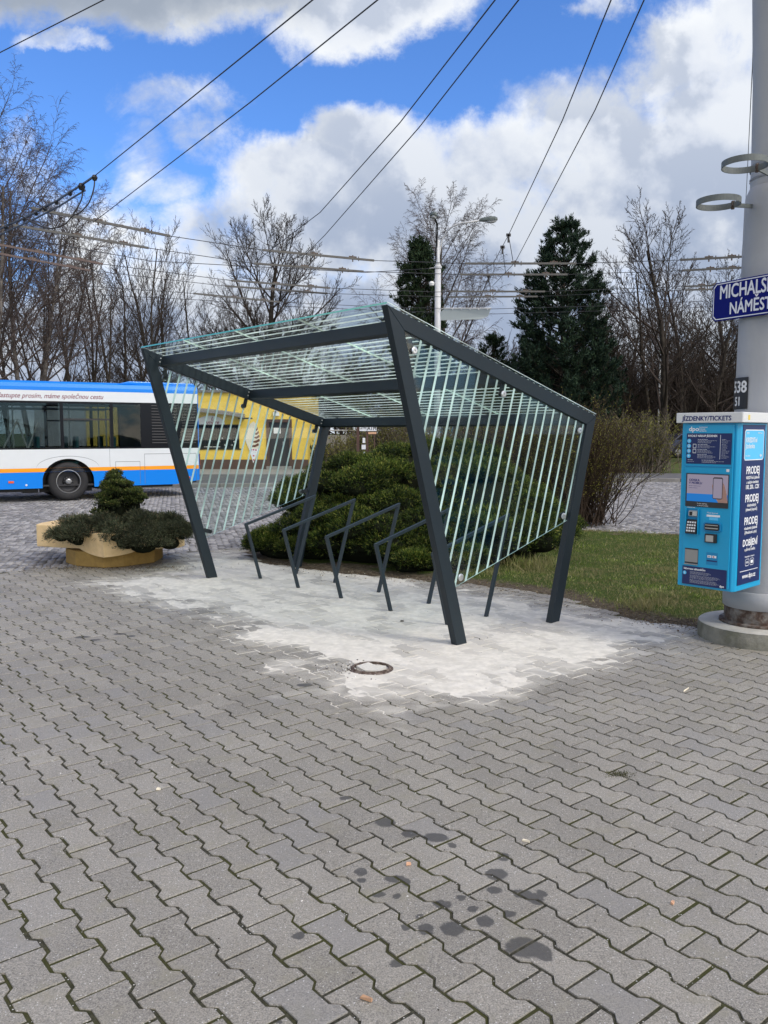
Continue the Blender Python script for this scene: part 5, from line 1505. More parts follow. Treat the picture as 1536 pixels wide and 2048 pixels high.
# hangers between the steep wire pair and the rods
for lb, a, c in (('short hanger wire from the steep wire down to the top rod', (1017, 470), (1026, 522)), ('short hanger wire left of the other, down to the second rod', (1005, 494), (1011, 545)), ('short hanger wire between the lower rods', (977, 553), (981, 578))):
    A, C = Vector(G(*a, WZ)), Vector(G(*c, WZ)); C.y = A.y + .3; r_ = ray(*c); tq = C.y / r_[1]; C = Vector((r_[0] * tq, C.y, EYE + r_[2] * tq))
    t_ = thing('hanger', lb, 'hanger wire', A); b = MB(); b.tube([(0, 0, 0), C - A], .008, 5); link('hanger_wire', b, MATS['wire'], t_)
    b = MB(); b.box(-.05, .05, -.02, .02, -.03, .03); b.box(-.02, .02, -.02, .02, -.16, .0); link('hanger_clamp', b, MATS['insul'], t_)
# black feeder insulator chain with cable loops at the left
P0 = Vector(G(189, 352, WZ)); ch = thing('feeder_chain', 'black insulator chain with two drooping cable loops at upper left', 'insulator', P0)
cp = [Vector(G(x, y, WZ)) - P0 for x, y in [(189, 352), (163, 370), (140, 384), (113, 402), (90, 414), (72, 424), (48, 436), (12, 452), (-40, 478)]]
b = MB(); b.tube(cp, .022, 6); b.tube([p + Vector((.06, 0, -.09)) for p in cp[1:]], .018, 6); link('rods', b, MATS['insul'], ch)
b = MB()
for p, s_ in zip(cp[:8], (.055, .07, .045, .045, .05, .045, .04, .05)):
    prof = [(0, -s_), (s_ * .6, -s_ * .8), (s_, -.0), (s_ * .6, s_ * .8), (0, s_)]; b.lathe(prof, c=tuple(p + Vector((0, 0, -.03))), n=8)
link('insulators', b, MATS['insul'], ch)


def loopc(pp, r_=.013):
    P = [Vector(G(*q, WZ)) - P0 for q in pp]; Yc = P[0].y
    b = MB(); out3 = []
    # plan position follows the chain, height from the picture
    for q in pp:
        r0_ = ray(*q); y = Yc + P0.y; t0 = y / r0_[1]; out3.append(Vector((r0_[0] * t0, y, EYE + r0_[2] * t0)) - P0)
    sm = []
    n_ = len(out3)
    for i in range(n_ - 1):
        p0_ = out3[max(i - 1, 0)]; p1_ = out3[i]; p2_ = out3[i + 1]; p3_ = out3[min(i + 2, n_ - 1)]
        for k_ in range(5):
            t_ = k_ / 5; sm.append(.5 * ((2 * p1_) + (p2_ - p0_) * t_ + (2 * p0_ - 5 * p1_ + 4 * p2_ - p3_) * t_ ** 2 + (3 * p1_ - p0_ - 3 * p2_ + p3_) * t_ ** 3))
    sm.append(out3[-1]); b.tube(sm, r_, 6); link('cable_loop', b, MATS['insul'], ch)


loopc([(189, 352), (188, 375), (178, 405), (160, 425), (145, 432), (130, 448), (100, 457), (72, 448), (45, 433), (28, 428), (18, 440)])
loopc([(165, 372), (164, 395), (155, 415), (146, 430)])
loopc([(52, 412), (62, 402), (78, 410), (95, 420)])

# ================================================================ STREET LAMP
LY = 30.0
lb0 = D(875, 700, LY); sl_ = thing('street_lamp', 'tall pale street lamp mast with two curved arms behind the shelter', 'street lamp', (lb0[0], LY, .08))
mat('mast', (.50, .51, .52), .45, .06, 2); mat('lamphead', (.09, .11, .10), .4); mat('lampglass', (.5, .52, .53), .2)
bx, zof = lb0[0], -.08
zz = lambda py: D(875, py, LY)[2] - .08
b = MB(); b.tube([(0, 0, 0), (0, 0, zz(530))], [.115, .105], 20); link('mast', b, MATS['mast'], sl_, smooth=True)
b = MB(); b.tube([(0, 0, zz(531)), (0, 0, zz(524)), (0, 0, zz(480))], [.10, .06, .055], 16); link('upper_mast', b, MATS['mast'], sl_, smooth=True)
for lbl, pth in (('r', [(877, 520, 0), (880, 500, 0), (884, 480, 0), (893, 463, -.1), (906, 452, -.2), (925, 446, -.3), (960, 441, -.4)]), ('l', [(872, 520, 0), (873, 495, 0), (874, 470, -.3), (874, 448, -.8), (870, 437, -1.5)])):
    P = []
    for x, y, dy in pth:
        q = D(x, y, LY + dy); P.append((q[0] - bx, dy, q[2] - .08))
    b = MB(); b.tube(P, .032, 8); link('arm', b, MATS['mast' if lbl == 'r' else 'busgrey'], sl_, smooth=True)
    e = Vector(P[-1]); d = (Vector(P[-1]) - Vector(P[-2])); d.z *= .3; d.normalize(); side_ = d.cross(Vector((0, 0, 1))).normalized(); up = side_.cross(d)
    b = MB(); rg = [(-.02, .04, .05), (.10, .09, .08), (.35, .13, .10), (.52, .12, .09), (.60, .05, .05)]
    vs = []
    for s_, hw_, hh_ in rg:
        for (i, j) in ((-1, -.4), (1, -.4), (1, .3), (.55, 1), (-.55, 1), (-1, .3)): vs.append(e + d * s_ + side_ * hw_ * i + up * hh_ * j)
    b.add(vs, [(i * 6 + k_, i * 6 + (k_ + 1) % 6, (i + 1) * 6 + (k_ + 1) % 6, (i + 1) * 6 + k_) for i in range(4) for k_ in range(6)] + [(5, 4, 3, 2, 1, 0), (24, 25, 26, 27, 28, 29)])
    hd = link('lamp_head', b, MATS['lamphead'], sl_)
    b = MB(); vs = []
    for s_, hw_, dz_ in ((.22, .03, -.04), (.30, .09, -.07), (.45, .10, -.08), (.56, .03, -.05)):
        for i, j in ((-1, 0), (1, 0), (.6, 1), (-.6, 1)): vs.append(e + d * s_ + side_ * hw_ * i + up * ((-.036) + dz_ * j * .9))
    b.add(vs, [(i * 4 + k_, i * 4 + (k_ + 1) % 4, (i + 1) * 4 + (k_ + 1) % 4, (i + 1) * 4 + k_) for i in range(3) for k_ in range(4)] + [(0, 1, 2, 3), (15, 14, 13, 12)]); link('lamp_glass', b, MATS['lampglass'], hd)
b = MB(); b.lathe([(.118, zz(533)), (.135, zz(533)), (.135, zz(537)), (.118, zz(537))], n=16); b.bar((-.3, 0, zz(537)), (0, 0, zz(535)), .03, .03); link('mast_band', b, MATS['mast'], sl_)
b = MB(); b.lathe([(0, .0), (.08, .02), (.10, .10), (.05, .16), (0, .17)], c=(-.22, -.05, zz(568) - .08), n=12); b.bar((-.2, -.02, zz(566)), (0, 0, zz(566)), .03, .03); link('siren', b, MATS['white'], sl_)
# translucent banner trough strung beside the mast
q = D(934, 628, 29.2); bn = thing('hanging_board', 'pale translucent board hung on wires to the right of the lamp mast', 'hanging board', q)
m = bpy.data.materials.new('milky'); m.use_nodes = True; m.node_tree.nodes.clear(); t = NT(m.node_tree)
tr = t.n('ShaderNodeBsdfTranslucent', i_Color=(.75, .80, .78)); df = t.n('ShaderNodeBsdfPrincipled', i_Base_Color=(.62, .66, .64)); tp = t.n('ShaderNodeBsdfTransparent', i_0=(.8, .85, .84))
mx = t.n('ShaderNodeMixShader', i_0=.45, i_1=df.outputs[0], i_2=tr.outputs[0]); mx2 = t.n('ShaderNodeMixShader', i_0=.15, i_1=mx.outputs[0], i_2=tp.outputs[0]); t.n('ShaderNodeOutputMaterial', i_0=mx2.outputs[0]); MATS['milky'] = m
b = MB(); b.prism([(-.78, 0, .18), (.82, 0, .18), (.74, .1, -.06), (.5, .1, -.16), (-.90, .1, -.20), (-.92, .05, .06)], (0, .03, 0)); link('sheet', b, MATS['milky'], bn)
b = MB(); b.tube([(-.8, -.01, .19), (.83, -.01, .19)], .02, 6); [b.tube([(x, -.01, .19), (x, -.01, .13)], .02, 5) for x in (-.5, -.2, .1, .4, .7)]; b.tube([(-.8, 0, .19), (-1.0, 0, .14)], .012, 5); link('frame', b, MATS['mast'], bn)

# ================================================================ TREES AND SHRUBS
mat('bark', (.034, .028, .023), .9, .25, 3, .5, 40, spec=.12, col2=(.055, .047, .038)); mat('twig', (.044, .035, .030), .9, .15, 1.5, spec=.1); mat('birchbark', (.20, .18, .16), .8, .3, 3, spec=.2, col2=(.09, .08, .07))
mat('birchtwig', (.090, .072, .066), .9, .1, 1.5, spec=.1); mat('palewood', (.13, .11, .09), .9, .2, 2, spec=.1); mat('redtwig', (.042, .029, .020), .85, .1, 3, spec=.2)


def vrot(v, ax, a):
    return Matrix.Rotation(a, 3, ax) @ v


KINDS_ = {
    # levels: (children, length ratio, angle, wander, up-trop) per level
    'broad': dict(r=.021, nch=(16, 9, 7, 5), lr=(.66, .48, .40, .36), an=(62, 42, 38, 38), wd=(.07, .10, .12, .14), tr=(.13, .12, .13, .12), st=(.20, .25, .2, .15)),
    'slim': dict(r=.011, nch=(11, 7, 6, 4), lr=(.46, .46, .42, .40), an=(36, 30, 32, 36), wd=(.04, .07, .10, .12), tr=(.10, .10, .10, .08), st=(.34, .3, .2, .15)),
    'birch': dict(r=.012, nch=(18, 9, 9, 5), lr=(.50, .48, .40, .48), an=(46, 40, 42, 36), wd=(.04, .08, .10, .10), tr=(.12, .06, -.22, -.60), st=(.25, .25, .2, .1)),
    'spread': dict(r=.020, nch=(12, 9, 8, 5), lr=(.72, .50, .40, .40), an=(62, 42, 40, 40), wd=(.08, .14, .16, .18), tr=(.09, .08, .08, .06), st=(.14, .2, .15, .1)),
}


def bare_segs(seed, H, kind, lean=(0, 0), maxlev=4, dens=1.0, twr=.008, forks=1):
    K = KINDS_[kind]; r_ = random.Random(seed); T, Cn = [], []

    def grow(p, d, L, rad, lev):
        n = (9, 7, 5, 4, 3)[lev]; pts_ = [p]; dd3 = d.copy(); rr_ = [rad]
        wd = (.05, ) + K['wd']; trp = (.10, ) + K['tr']
        endr = rad * (.28 if lev == 0 else .32)
        for i in range(n):
            dd3 = (dd3 + Vector((r_.gauss(0, wd[lev]), r_.gauss(0, wd[lev]), r_.gauss(0, wd[lev] * .6) + trp[lev] * .5))).normalized()
            q = pts_[-1] + dd3 * (L / n); pts_.append(q); rr_.append(rad + (endr - rad) * (i + 1) / n)
            (T if lev == 0 else Cn).append((tuple(pts_[-2]), tuple(q), max(rr_[-2], twr * .6), max(rr_[-1], twr * .5)))
        if lev >= maxlev: return
        nc_ = max(2, int(K['nch'][lev] * (dens if lev > 0 else 1) * r_.uniform(.8, 1.2))); s0 = K['st'][lev]; az = r_.uniform(0, 6.28)
        for c_ in range(nc_):
            f = s0 + (1 - s0) * (c_ + r_.random() * .8) / nc_; f = min(f, .99); k_ = min(int(f * n), n - 1); ff = f * n - k_
            base_ = pts_[k_].lerp(pts_[k_ + 1], ff); dl = (pts_[k_ + 1] - pts_[k_]).normalized(); az += 2.4 + r_.uniform(-.5, .5)
            perp = dl.orthogonal().normalized(); ax = vrot(perp, dl, az); a = R(K['an'][lev] * r_.uniform(.7, 1.25) * (1.15 - .45 * f))
            nd = vrot(dl, ax, a); cl = L * K['lr'][lev] * (1.12 - .62 * f if lev == 0 else 1.1 - .55 * f) * r_.uniform(.75, 1.2)
            grow(base_, nd, cl, max((rad + (endr - rad) * f) * (.50 if lev == 0 else .55), twr), lev + 1)

    for k_ in range(forks):
        d0 = Vector((lean[0] + (r_.uniform(-.22, .22) if forks > 1 else 0), lean[1] + (r_.uniform(-.15, .15) if forks > 1 else 0), 1)).normalized()
        grow(Vector((r_.uniform(-.15, .15) * (forks > 1), 0, -.1)), d0, H * (.93 if k_ == 0 else r_.uniform(.7, .9)), H * K['r'] * (1 if forks == 1 else .7), 0)
    # rescale to the wanted height
    zm = max(s_[1][2] for s_ in Cn); f = H / zm
    sc = lambda S_: [(tuple(c * f for c in s_[0]), tuple(c * f for c in s_[1]), s_[2], s_[3]) for s_ in S_]
    return sc(T), sc(Cn)


def tree(nm, lb, X, Y, H, kind, seed, bark='bark', twig='twig', lean=(0, 0), group='bare trees behind the square', z=.1, cat='tree', **kw):
    T, Cn = bare_segs(seed, H, kind, lean, **kw)
    t_ = thing(nm, lb, cat, (X, Y, z), 0, group)
    link('trunk', segmesh('trunk', T, 7), MATS[bark], t_); link('crown', segmesh('crown', Cn, 3), MATS[twig], t_)
    return t_


def at(px, Y): return D(px, 866, Y)[0]


tr_oak = tree('bare_tree', 'broad bare tree with a rounded crown standing above the shelter roof', at(545, 50), 50, 14.4, 'broad', 3, twr=.010, dens=1.45)
tree('birch_tree', 'tall bare birch with drooping twigs behind the street lamp', at(893, 50), 50, 15.6, 'birch', 12, 'birchbark', 'birchtwig', group='birch trees', twr=.008, dens=1.3)
b1 = tree('birch_tree', 'leaning birch with drooping twigs rising behind the bus roof at left', at(60, 36), 36, 15.2, 'birch', 21, 'birchbark', 'birchtwig', lean=(.10, 0), group='birch trees', forks=3, twr=.007, dens=1.05)
b2 = tree('birch_tree', 'birch at the very left edge, the tallest in view', at(-40, 33), 33, 16.6, 'birch', 33, 'birchbark', 'birchtwig', lean=(.08, 0), group='birch trees', forks=3, twr=.007, dens=1.05)
tr_r1 = tree('bare_tree', 'tall bare tree right of the dark pine', at(1298, 49), 49, 13.0, 'slim', 41, twr=.012, dens=1.2)
KINDS_['mid'] = dict(KINDS_['broad'], nch=(14, 9, 7, 4), lr=(.50, .50, .42, .38), tr=(.14, .12, .12, .08), an=(48, 40, 38, 40), r=.016)
tr_r2 = tree('bare_tree', 'bare tree just left of the street sign', at(1362, 55), 55, 13.6, 'mid', 47, twr=.013)
tr_r3 = tree('bare_tree', 'spreading dark bare tree above the ticket machine', at(1415, 44), 44, 9.4, 'spread', 52, twr=.012, dens=1.1)
tr_s1 = tree('bare_tree', 'slim bare tree with many upright limbs behind the bus, above its rear wheel', at(150, 46), 46, 13.4, 'slim', 61, twr=.009, dens=.9, forks=2)
tr_s2 = tree('bare_tree', 'slim bare tree above the rear end of the bus', at(245, 48), 48, 14.6, 'slim', 67, twr=.009, dens=.9, forks=3)
tr_s3 = tree('bare_tree', 'slim forked bare tree left of the shelter corner', at(312, 46), 46, 13.6, 'slim', 71, twr=.009, dens=.9, forks=2)
for (px, Y, src, sc, rz_, lb_) in [
        (-60, 47, tr_s1, 1.08, 2., 'slim bare tree at the left edge, partly out of the picture'), (20, 52, tr_s3, 1.15, 1., 'slim bare tree behind the leaning birch, near the left edge'), (90, 50, tr_s2, .95, 4., 'slim bare tree rising above the bus slogan'),
        (190, 55, tr_s3, 1.12, 3., 'slim bare tree farther back, above the rear wheel arch of the bus'), (215, 44, tr_s1, .85, 5., 'lower slim tree standing close behind the bus, right of its slogan'), (345, 54, tr_s2, 1.02, 1.5, 'slim bare tree just behind the left top corner of the shelter'),
        (405, 52, tr_s1, .98, .6, 'slim bare tree above the kiosk roof edge beside the bus rear'), (455, 60, tr_oak, .72, 2.2, 'small rounded bare tree left of the broad tree'), (610, 62, tr_oak, .70, 4.1, 'small rounded bare tree right of the broad tree, above the glass roof'),
        (748, 60, tr_r3, .85, 2.9, 'low spreading bare tree behind the peak of the shelter'), (985, 58, tr_r3, .95, .4, 'spreading bare tree behind the brownish conifer'), (1180, 60, tr_r2, .84, 3.3, 'bare tree just right of the large pine'),
        (1235, 46, tr_r3, 1.0, 2.0, 'spreading dark tree in the park behind the budding shrub'), (1340, 62, tr_r3, 1.15, 4.4, 'spreading dark tree deep in the park, right of the thin lamp post'), (1450, 58, tr_r2, 1.0, .9, 'bare tree directly behind the street sign'),
        (1510, 50, tr_r1, .92, 2.2, 'bare tree hidden for the most part by the grey pole'), (1385, 53, tr_s1, .8, 3.8, 'slim park tree above the ticket machine cap'), (1100, 66, tr_r3, .9, 5., 'low spreading tree far behind the foot of the large pine'),
        (840, 70, tr_oak, .66, .9, 'distant rounded tree behind the round topped pine'), (925, 64, tr_r3, .8, 1.9, 'distant spreading tree right of the lamp mast'), (1250, 66, tr_oak, .82, 1.2, 'distant rounded bare tree between pine and tall park tree')]:
    dup(src, (at(px, Y), Y, .12), rz_, lb_, (sc, sc, sc))
# stout dark trunks in the park
for i, (px, Y, src, sc, rz_, lb_) in enumerate([(1330, 42, tr_r2, .98, .2, 'dark trunked park tree left of the ticket machine cap'), (1150, 54, tr_s2, .82, 2.6, 'bare tree hidden partly by the pine'), (1600, 46, tr_r2, 1.0, 3., 'bare tree mostly beyond the right edge'), (-190, 44, tr_s2, 1.0, 1., 'bare tree mostly beyond the left edge'),
                                                (290, 62, tr_oak, .72, 3.7, 'rounded bare tree far behind the shelter corner'), (520, 66, tr_s2, .9, .2, 'slim tree far behind the broad tree'), (1430, 68, tr_oak, .85, 2., 'rounded dark tree far behind the sign')]):
    dup(src, (at(px, Y), Y, .12), rz_, lb_, (sc, sc, sc))


# --- conifers: whorled limbs carrying needle tufts
leafmat('needle', [(0, (.010, .022, .016)), (.5, (.020, .040, .026)), (.85, (.035, .060, .032)), (1, (.055, .085, .045))], .08, .7, .15)
leafmat('needle2', [(0, (.012, .026, .014)), (.6, (.024, .044, .020)), (1, (.05, .075, .03))], .08, .7, .15)


def conifer(nm, lb, X, Y, H, Wr, seed, shape='pine', m='needle', z=.1, base=.10, dens=1.0):
    r_ = random.Random(seed); T, Cn, tips = [], [], []
    t_ = thing(nm, lb, 'tree', (X, Y, z)); n = 14
    for i in range(n):
        a, c = H * i / n * .97, H * (i + 1) / n * .97; T.append(((0, 0, a), (0, 0, c), H * .018 * (1 - i / n) + .02, H * .018 * (1 - (i + 1) / n) + .02))
    zz_ = H * base; az = 0
    while zz_ < H * .985:
        f = zz_ / H
        if shape == 'pine': prof = Wr * min(1.0, (1 - f) ** .60 * 1.12) * (.82 + .18 * min(1, f / .25))
        else: prof = Wr * (1 - abs(f - .38) ** 1.7 * 1.9) * (1 if f < .8 else (1 - f) / .2 * .8 + .25)
        prof = max(prof, .22)
        nb = int(r_.choice((4, 5, 6)) * (1.3 if shape != 'pine' else 1) * dens)
        for _ in range(nb):
            az += 2.4 + r_.uniform(-.4, .4); L = prof * r_.uniform(.62, 1.12); rise = (.15 + .9 * f) if shape == 'pine' else .9
            p = Vector((0, 0, zz_ + r_.uniform(-.1, .1))); d = Vector((math.cos(az), math.sin(az), rise * r_.uniform(.4, 1.1) - (.18 if shape == 'pine' else 0))).normalized()
            ns_ = max(3, int(L / .35)); q = p
            for s_ in range(ns_):
                d = (d + Vector((r_.gauss(0, .08), r_.gauss(0, .08), .10))).normalized(); q2 = q + d * (L / ns_)
                Cn.append((tuple(q), tuple(q2), max(.05 * (1 - s_ / ns_), .012), max(.05 * (1 - (s_ + 1) / ns_), .01)))
                if s_ >= ns_ * .35:
                    for _k in range(3):
                        sd_ = (d + Vector((r_.gauss(0, .8), r_.gauss(0, .8), r_.uniform(-.1, .7)))).normalized(); l2 = r_.uniform(.18, .50); e_ = q2 + sd_ * l2
                        Cn.append((tuple(q2), tuple(e_), .010, .006)); tips.append((e_, sd_, .22)); tips.append((q2 + sd_ * l2 * .5, sd_, .2))
                q = q2
            tips.append((q, d, .26))
        zz_ += r_.uniform(.26, .42) * (1 if shape == 'pine' else .8)
    for _ in range(6): tips.append((Vector((r_.gauss(0, .08), r_.gauss(0, .08), H * r_.uniform(.94, 1.0))), Vector((0, 0, 1)), .22))
    P = np.array([list(a) for a, d, l in tips]); Dv = np.array([list(d) for a, d, l in tips]); Ls = np.array([l for a, d, l in tips]); nb = 22
    g_ = np.random.default_rng(seed); PP = np.repeat(P, nb, 0); DD = np.repeat(Dv, nb, 0) * .9 + g_.normal(0, .55, (len(P) * nb, 3)); DD[:, 2] += .25
    Vv, Qv = leaves(PP + g_.normal(0, .05, PP.shape), DD, np.repeat(Ls, nb) * g_.uniform(.6, 1.15, len(PP)), .045, seed)
    link('trunk', segmesh('trunk', T, 8), MATS['bark'], t_); cr = link('crown', npmesh('crown', Vv, Qv), MATS[m], t_); link('branches', segmesh('branches', Cn, 3), MATS['bark'], cr)
    return t_


conifer('pine_tree', 'large dark green pine standing right of the shelter, above its rear corner', at(1122, 42), 42, 11.5, 3.55, 5, 'pine', dens=1.55)
conifer('pine_tree', 'dense dark pine with a rounded top left of the street lamp', at(838, 42), 42, 10.8, 1.75, 8, 'round', 'needle2', dens=1.2)
conifer('pine_tree', 'lower dark pine behind the foot of the large pine', at(1185, 48), 48, 7.4, 2.4, 15, 'pine', dens=1.1)
conifer('spruce_tree', 'small brownish conifer right of the lamp mast', at(985, 45), 45, 6.6, 1.25, 19, 'pine', 'needle2', dens=.8)
conifer('pine_tree', 'dark pine low behind the shelter rafter', at(1075, 52), 52, 6.4, 2.3, 23, 'pine', dens=1.1)

# far wood closing the view
T_all = []
g_ = random.Random(99)
for i in range(6):
    T, Cn = bare_segs(200 + i, 9 + g_.random() * 3, 'spread' if i % 2 else 'mid', maxlev=3, twr=.022)
    for j in range(12):
        X0 = g_.uniform(-48, 60); Y0 = g_.uniform(76, 98); sc = g_.uniform(.7, 1.1); ca_, sa2 = math.cos(j), math.sin(j)
        for s_ in T + Cn:
            A, B_ = s_[0], s_[1]; T_all.append(((X0 + (A[0] * ca_ - A[1] * sa2) * sc, Y0 + (A[0] * sa2 + A[1] * ca_) * sc, A[2] * sc), (X0 + (B_[0] * ca_ - B_[1] * sa2) * sc, Y0 + (B_[0] * sa2 + B_[1] * ca_) * sc, B_[2] * sc), s_[2], s_[3]))
fwood = link('far_wood', segmesh('far_wood', T_all, 3), MATS['twig']); tag(fwood, 'distant bare wood closing the view behind the park trees', 'wood', kind='stuff')
# brush along the park: dense low twigs
def brush(nm, lb, pts_, hgt, n, m, seed, budm=None, bud=0, spread=.5, rad=.008, cat='shrub', group=None, kind=None, lean=.35, z=.1, budsz=.05):
    r_ = random.Random(seed); Sg = []; tip = []
    cx0 = sum(p[0] for p in pts_) / len(pts_); cy0 = sum(p[1] for p in pts_) / len(pts_)
    for i in range(n):
        p = r_.choice(pts_); b0 = Vector((p[0] - cx0 + r_.gauss(0, spread), p[1] - cy0 + r_.gauss(0, spread), 0)); d = Vector((r_.gauss(0, lean), r_.gauss(0, lean), 1)).normalized(); L = hgt * r_.uniform(.55, 1.08)
        q = b0; ns_ = 6
        for s_ in range(ns_):
            d = (d + Vector((r_.gauss(0, .14), r_.gauss(0, .14), .02))).normalized(); q2 = q + d * L / ns_; rr_ = rad * (1.4 - s_ / ns_); Sg.append((tuple(q), tuple(q2), rr_, rr_ * .85))
            if s_ >= 1:
                for _ in range(2):
                    e_ = q2 + (d + Vector((r_.gauss(0, .7), r_.gauss(0, .7), r_.uniform(0, .6)))).normalized() * L * r_.uniform(.08, .24); Sg.append((tuple(q2), tuple(e_), rad * .6, rad * .35)); tip.append((q2, e_))
            q = q2
        tip.append((q, q + d * .02))
    if kind == 'stuff':
        o = link(nm, segmesh(nm, Sg, 3), MATS[m]); o.location = (cx0, cy0, z); tag(o, lb, cat, group, kind); return o
    t_ = thing(nm, lb, cat, (cx0, cy0, z), 0, group); link('stems', segmesh('stems', Sg, 3), MATS[m], t_)
    if budm:
        g2 = np.random.default_rng(seed); A = np.array([list(a) for a, c in tip]); C = np.array([list(c) for a, c in tip]); k2 = g2.integers(0, len(A), bud); f = g2.random((bud, 1)); P = A[k2] * (1 - f) + C[k2] * f
        Vv, Qv = leaves(P, g2.normal(0, 1, (bud, 3)) + [0, 0, .5], g2.uniform(.5, 1.2, bud) * budsz, budsz * .55, seed); link('buds', npmesh('buds', Vv, Qv), MATS[budm], t_)
    return t_


leafmat('budgreen', [(0, (.08, .09, .015)), (.5, (.17, .18, .03)), (1, (.32, .31, .06))], .3)
leafmat('budbrown', [(0, (.06, .035, .018)), (.4, (.15, .13, .025)), (1, (.27, .28, .05))], .3)
leafmat('ivy', [(0, (.018, .030, .010)), (.6, (.045, .065, .018)), (1, (.09, .11, .035))], .2)
brush('budding_shrub', 'large twiggy shrub with brown red stems and green buds at the shelter rear corner', [(3.25, 14.6), (3.5, 14.9), (3.75, 15.0), (2.9, 14.9), (3.3, 15.1)], 1.98, 520, 'redtwig', 5, 'budbrown', 24000, .22, .0065, lean=.27, z=0.03, budsz=.030)
brush('budding_shrub', 'budding brown shrub behind the striped right glass wall', [(2.0, 14.9), (2.3, 15.1), (2.6, 14.8), (1.6, 15.2), (2.9, 15.0)], 1.72, 460, 'redtwig', 6, 'budbrown', 17000, .24, .0065, lean=.22, z=0.03, budsz=.030)
brush('forsythia_bush', 'yellow green budding bush beyond the kerb left of the ticket machine', [(at(x, 33), 33 + .3 * (i % 3)) for i, x in enumerate((1262, 1278, 1292, 1308, 1240))], 2.1, 300, 'palewood', 9, 'budgreen', 12000, .42, .012, lean=.30, budsz=.065)
brush('forsythia_bush', 'olive green budding bush behind the ATM sign', [(at(x, 36), 36) for x in (745, 765, 785, 800)], 2.35, 240, 'palewood', 14, 'budgreen', 11000, .5, .012, lean=.2, budsz=.065)
brush('forsythia_bush', 'olive bush beside the pale ramp wall', [(at(x, 35), 35) for x in (690, 705, 720)], 1.35, 160, 'palewood', 15, 'budgreen', 6500, .4, .012, lean=.2, budsz=.065)
brush('hedge_shrub', 'brown green hedge shrub seen under the rear purlin', [(at(x, 34), 34) for x in (900, 940, 980, 1020)], 1.95, 330, 'palewood', 16, 'budbrown', 12000, .6, .012, lean=.2, budsz=.065)
brush('hedge_shrub', 'reddish hedge shrub left of the rear corner post', [(at(x, 31), 31) for x in (1050, 1085, 1120, 1150)], 2.1, 330, 'redtwig', 17, 'budbrown', 12000, .6, .012, lean=.2, budsz=.065)
brush('hedge_shrub', 'dark green shrub between kiosk corner and ramp wall', [(at(x, 37), 37) for x in (640, 655, 672)], .95, 120, 'palewood', 18, 'ivy', 9000, .35, .012, lean=.3, budsz=.08)
brush('undergrowth', 'dark tangled undergrowth beneath the park trees', [(x, 70 + (x * 7 % 5)) for x in range(4, 44, 2)], 4.2, 1500, 'twig', 25, spread=1.0, rad=.028, kind='stuff', cat='undergrowth', lean=.3)
brush('undergrowth', 'darker undergrowth on the right of the park', [(x, 58 + (x * 5 % 4)) for x in range(9, 34, 2)], 7.0, 2700, 'twig', 26, spread=1.0, rad=.022, kind='stuff', cat='undergrowth', lean=.35)


# --- junipers: lobed cushions of fine sprays over a dark core
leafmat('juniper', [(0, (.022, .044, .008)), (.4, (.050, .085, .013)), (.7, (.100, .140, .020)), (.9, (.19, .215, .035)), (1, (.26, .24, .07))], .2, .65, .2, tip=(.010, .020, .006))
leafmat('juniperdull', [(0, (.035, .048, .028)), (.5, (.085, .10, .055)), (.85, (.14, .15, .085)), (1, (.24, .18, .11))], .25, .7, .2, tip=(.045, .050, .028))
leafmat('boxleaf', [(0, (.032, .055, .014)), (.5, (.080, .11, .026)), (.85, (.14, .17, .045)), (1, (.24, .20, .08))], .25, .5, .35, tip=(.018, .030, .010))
mat('core', (.012, .014, .008), 1.0, spec=.05)


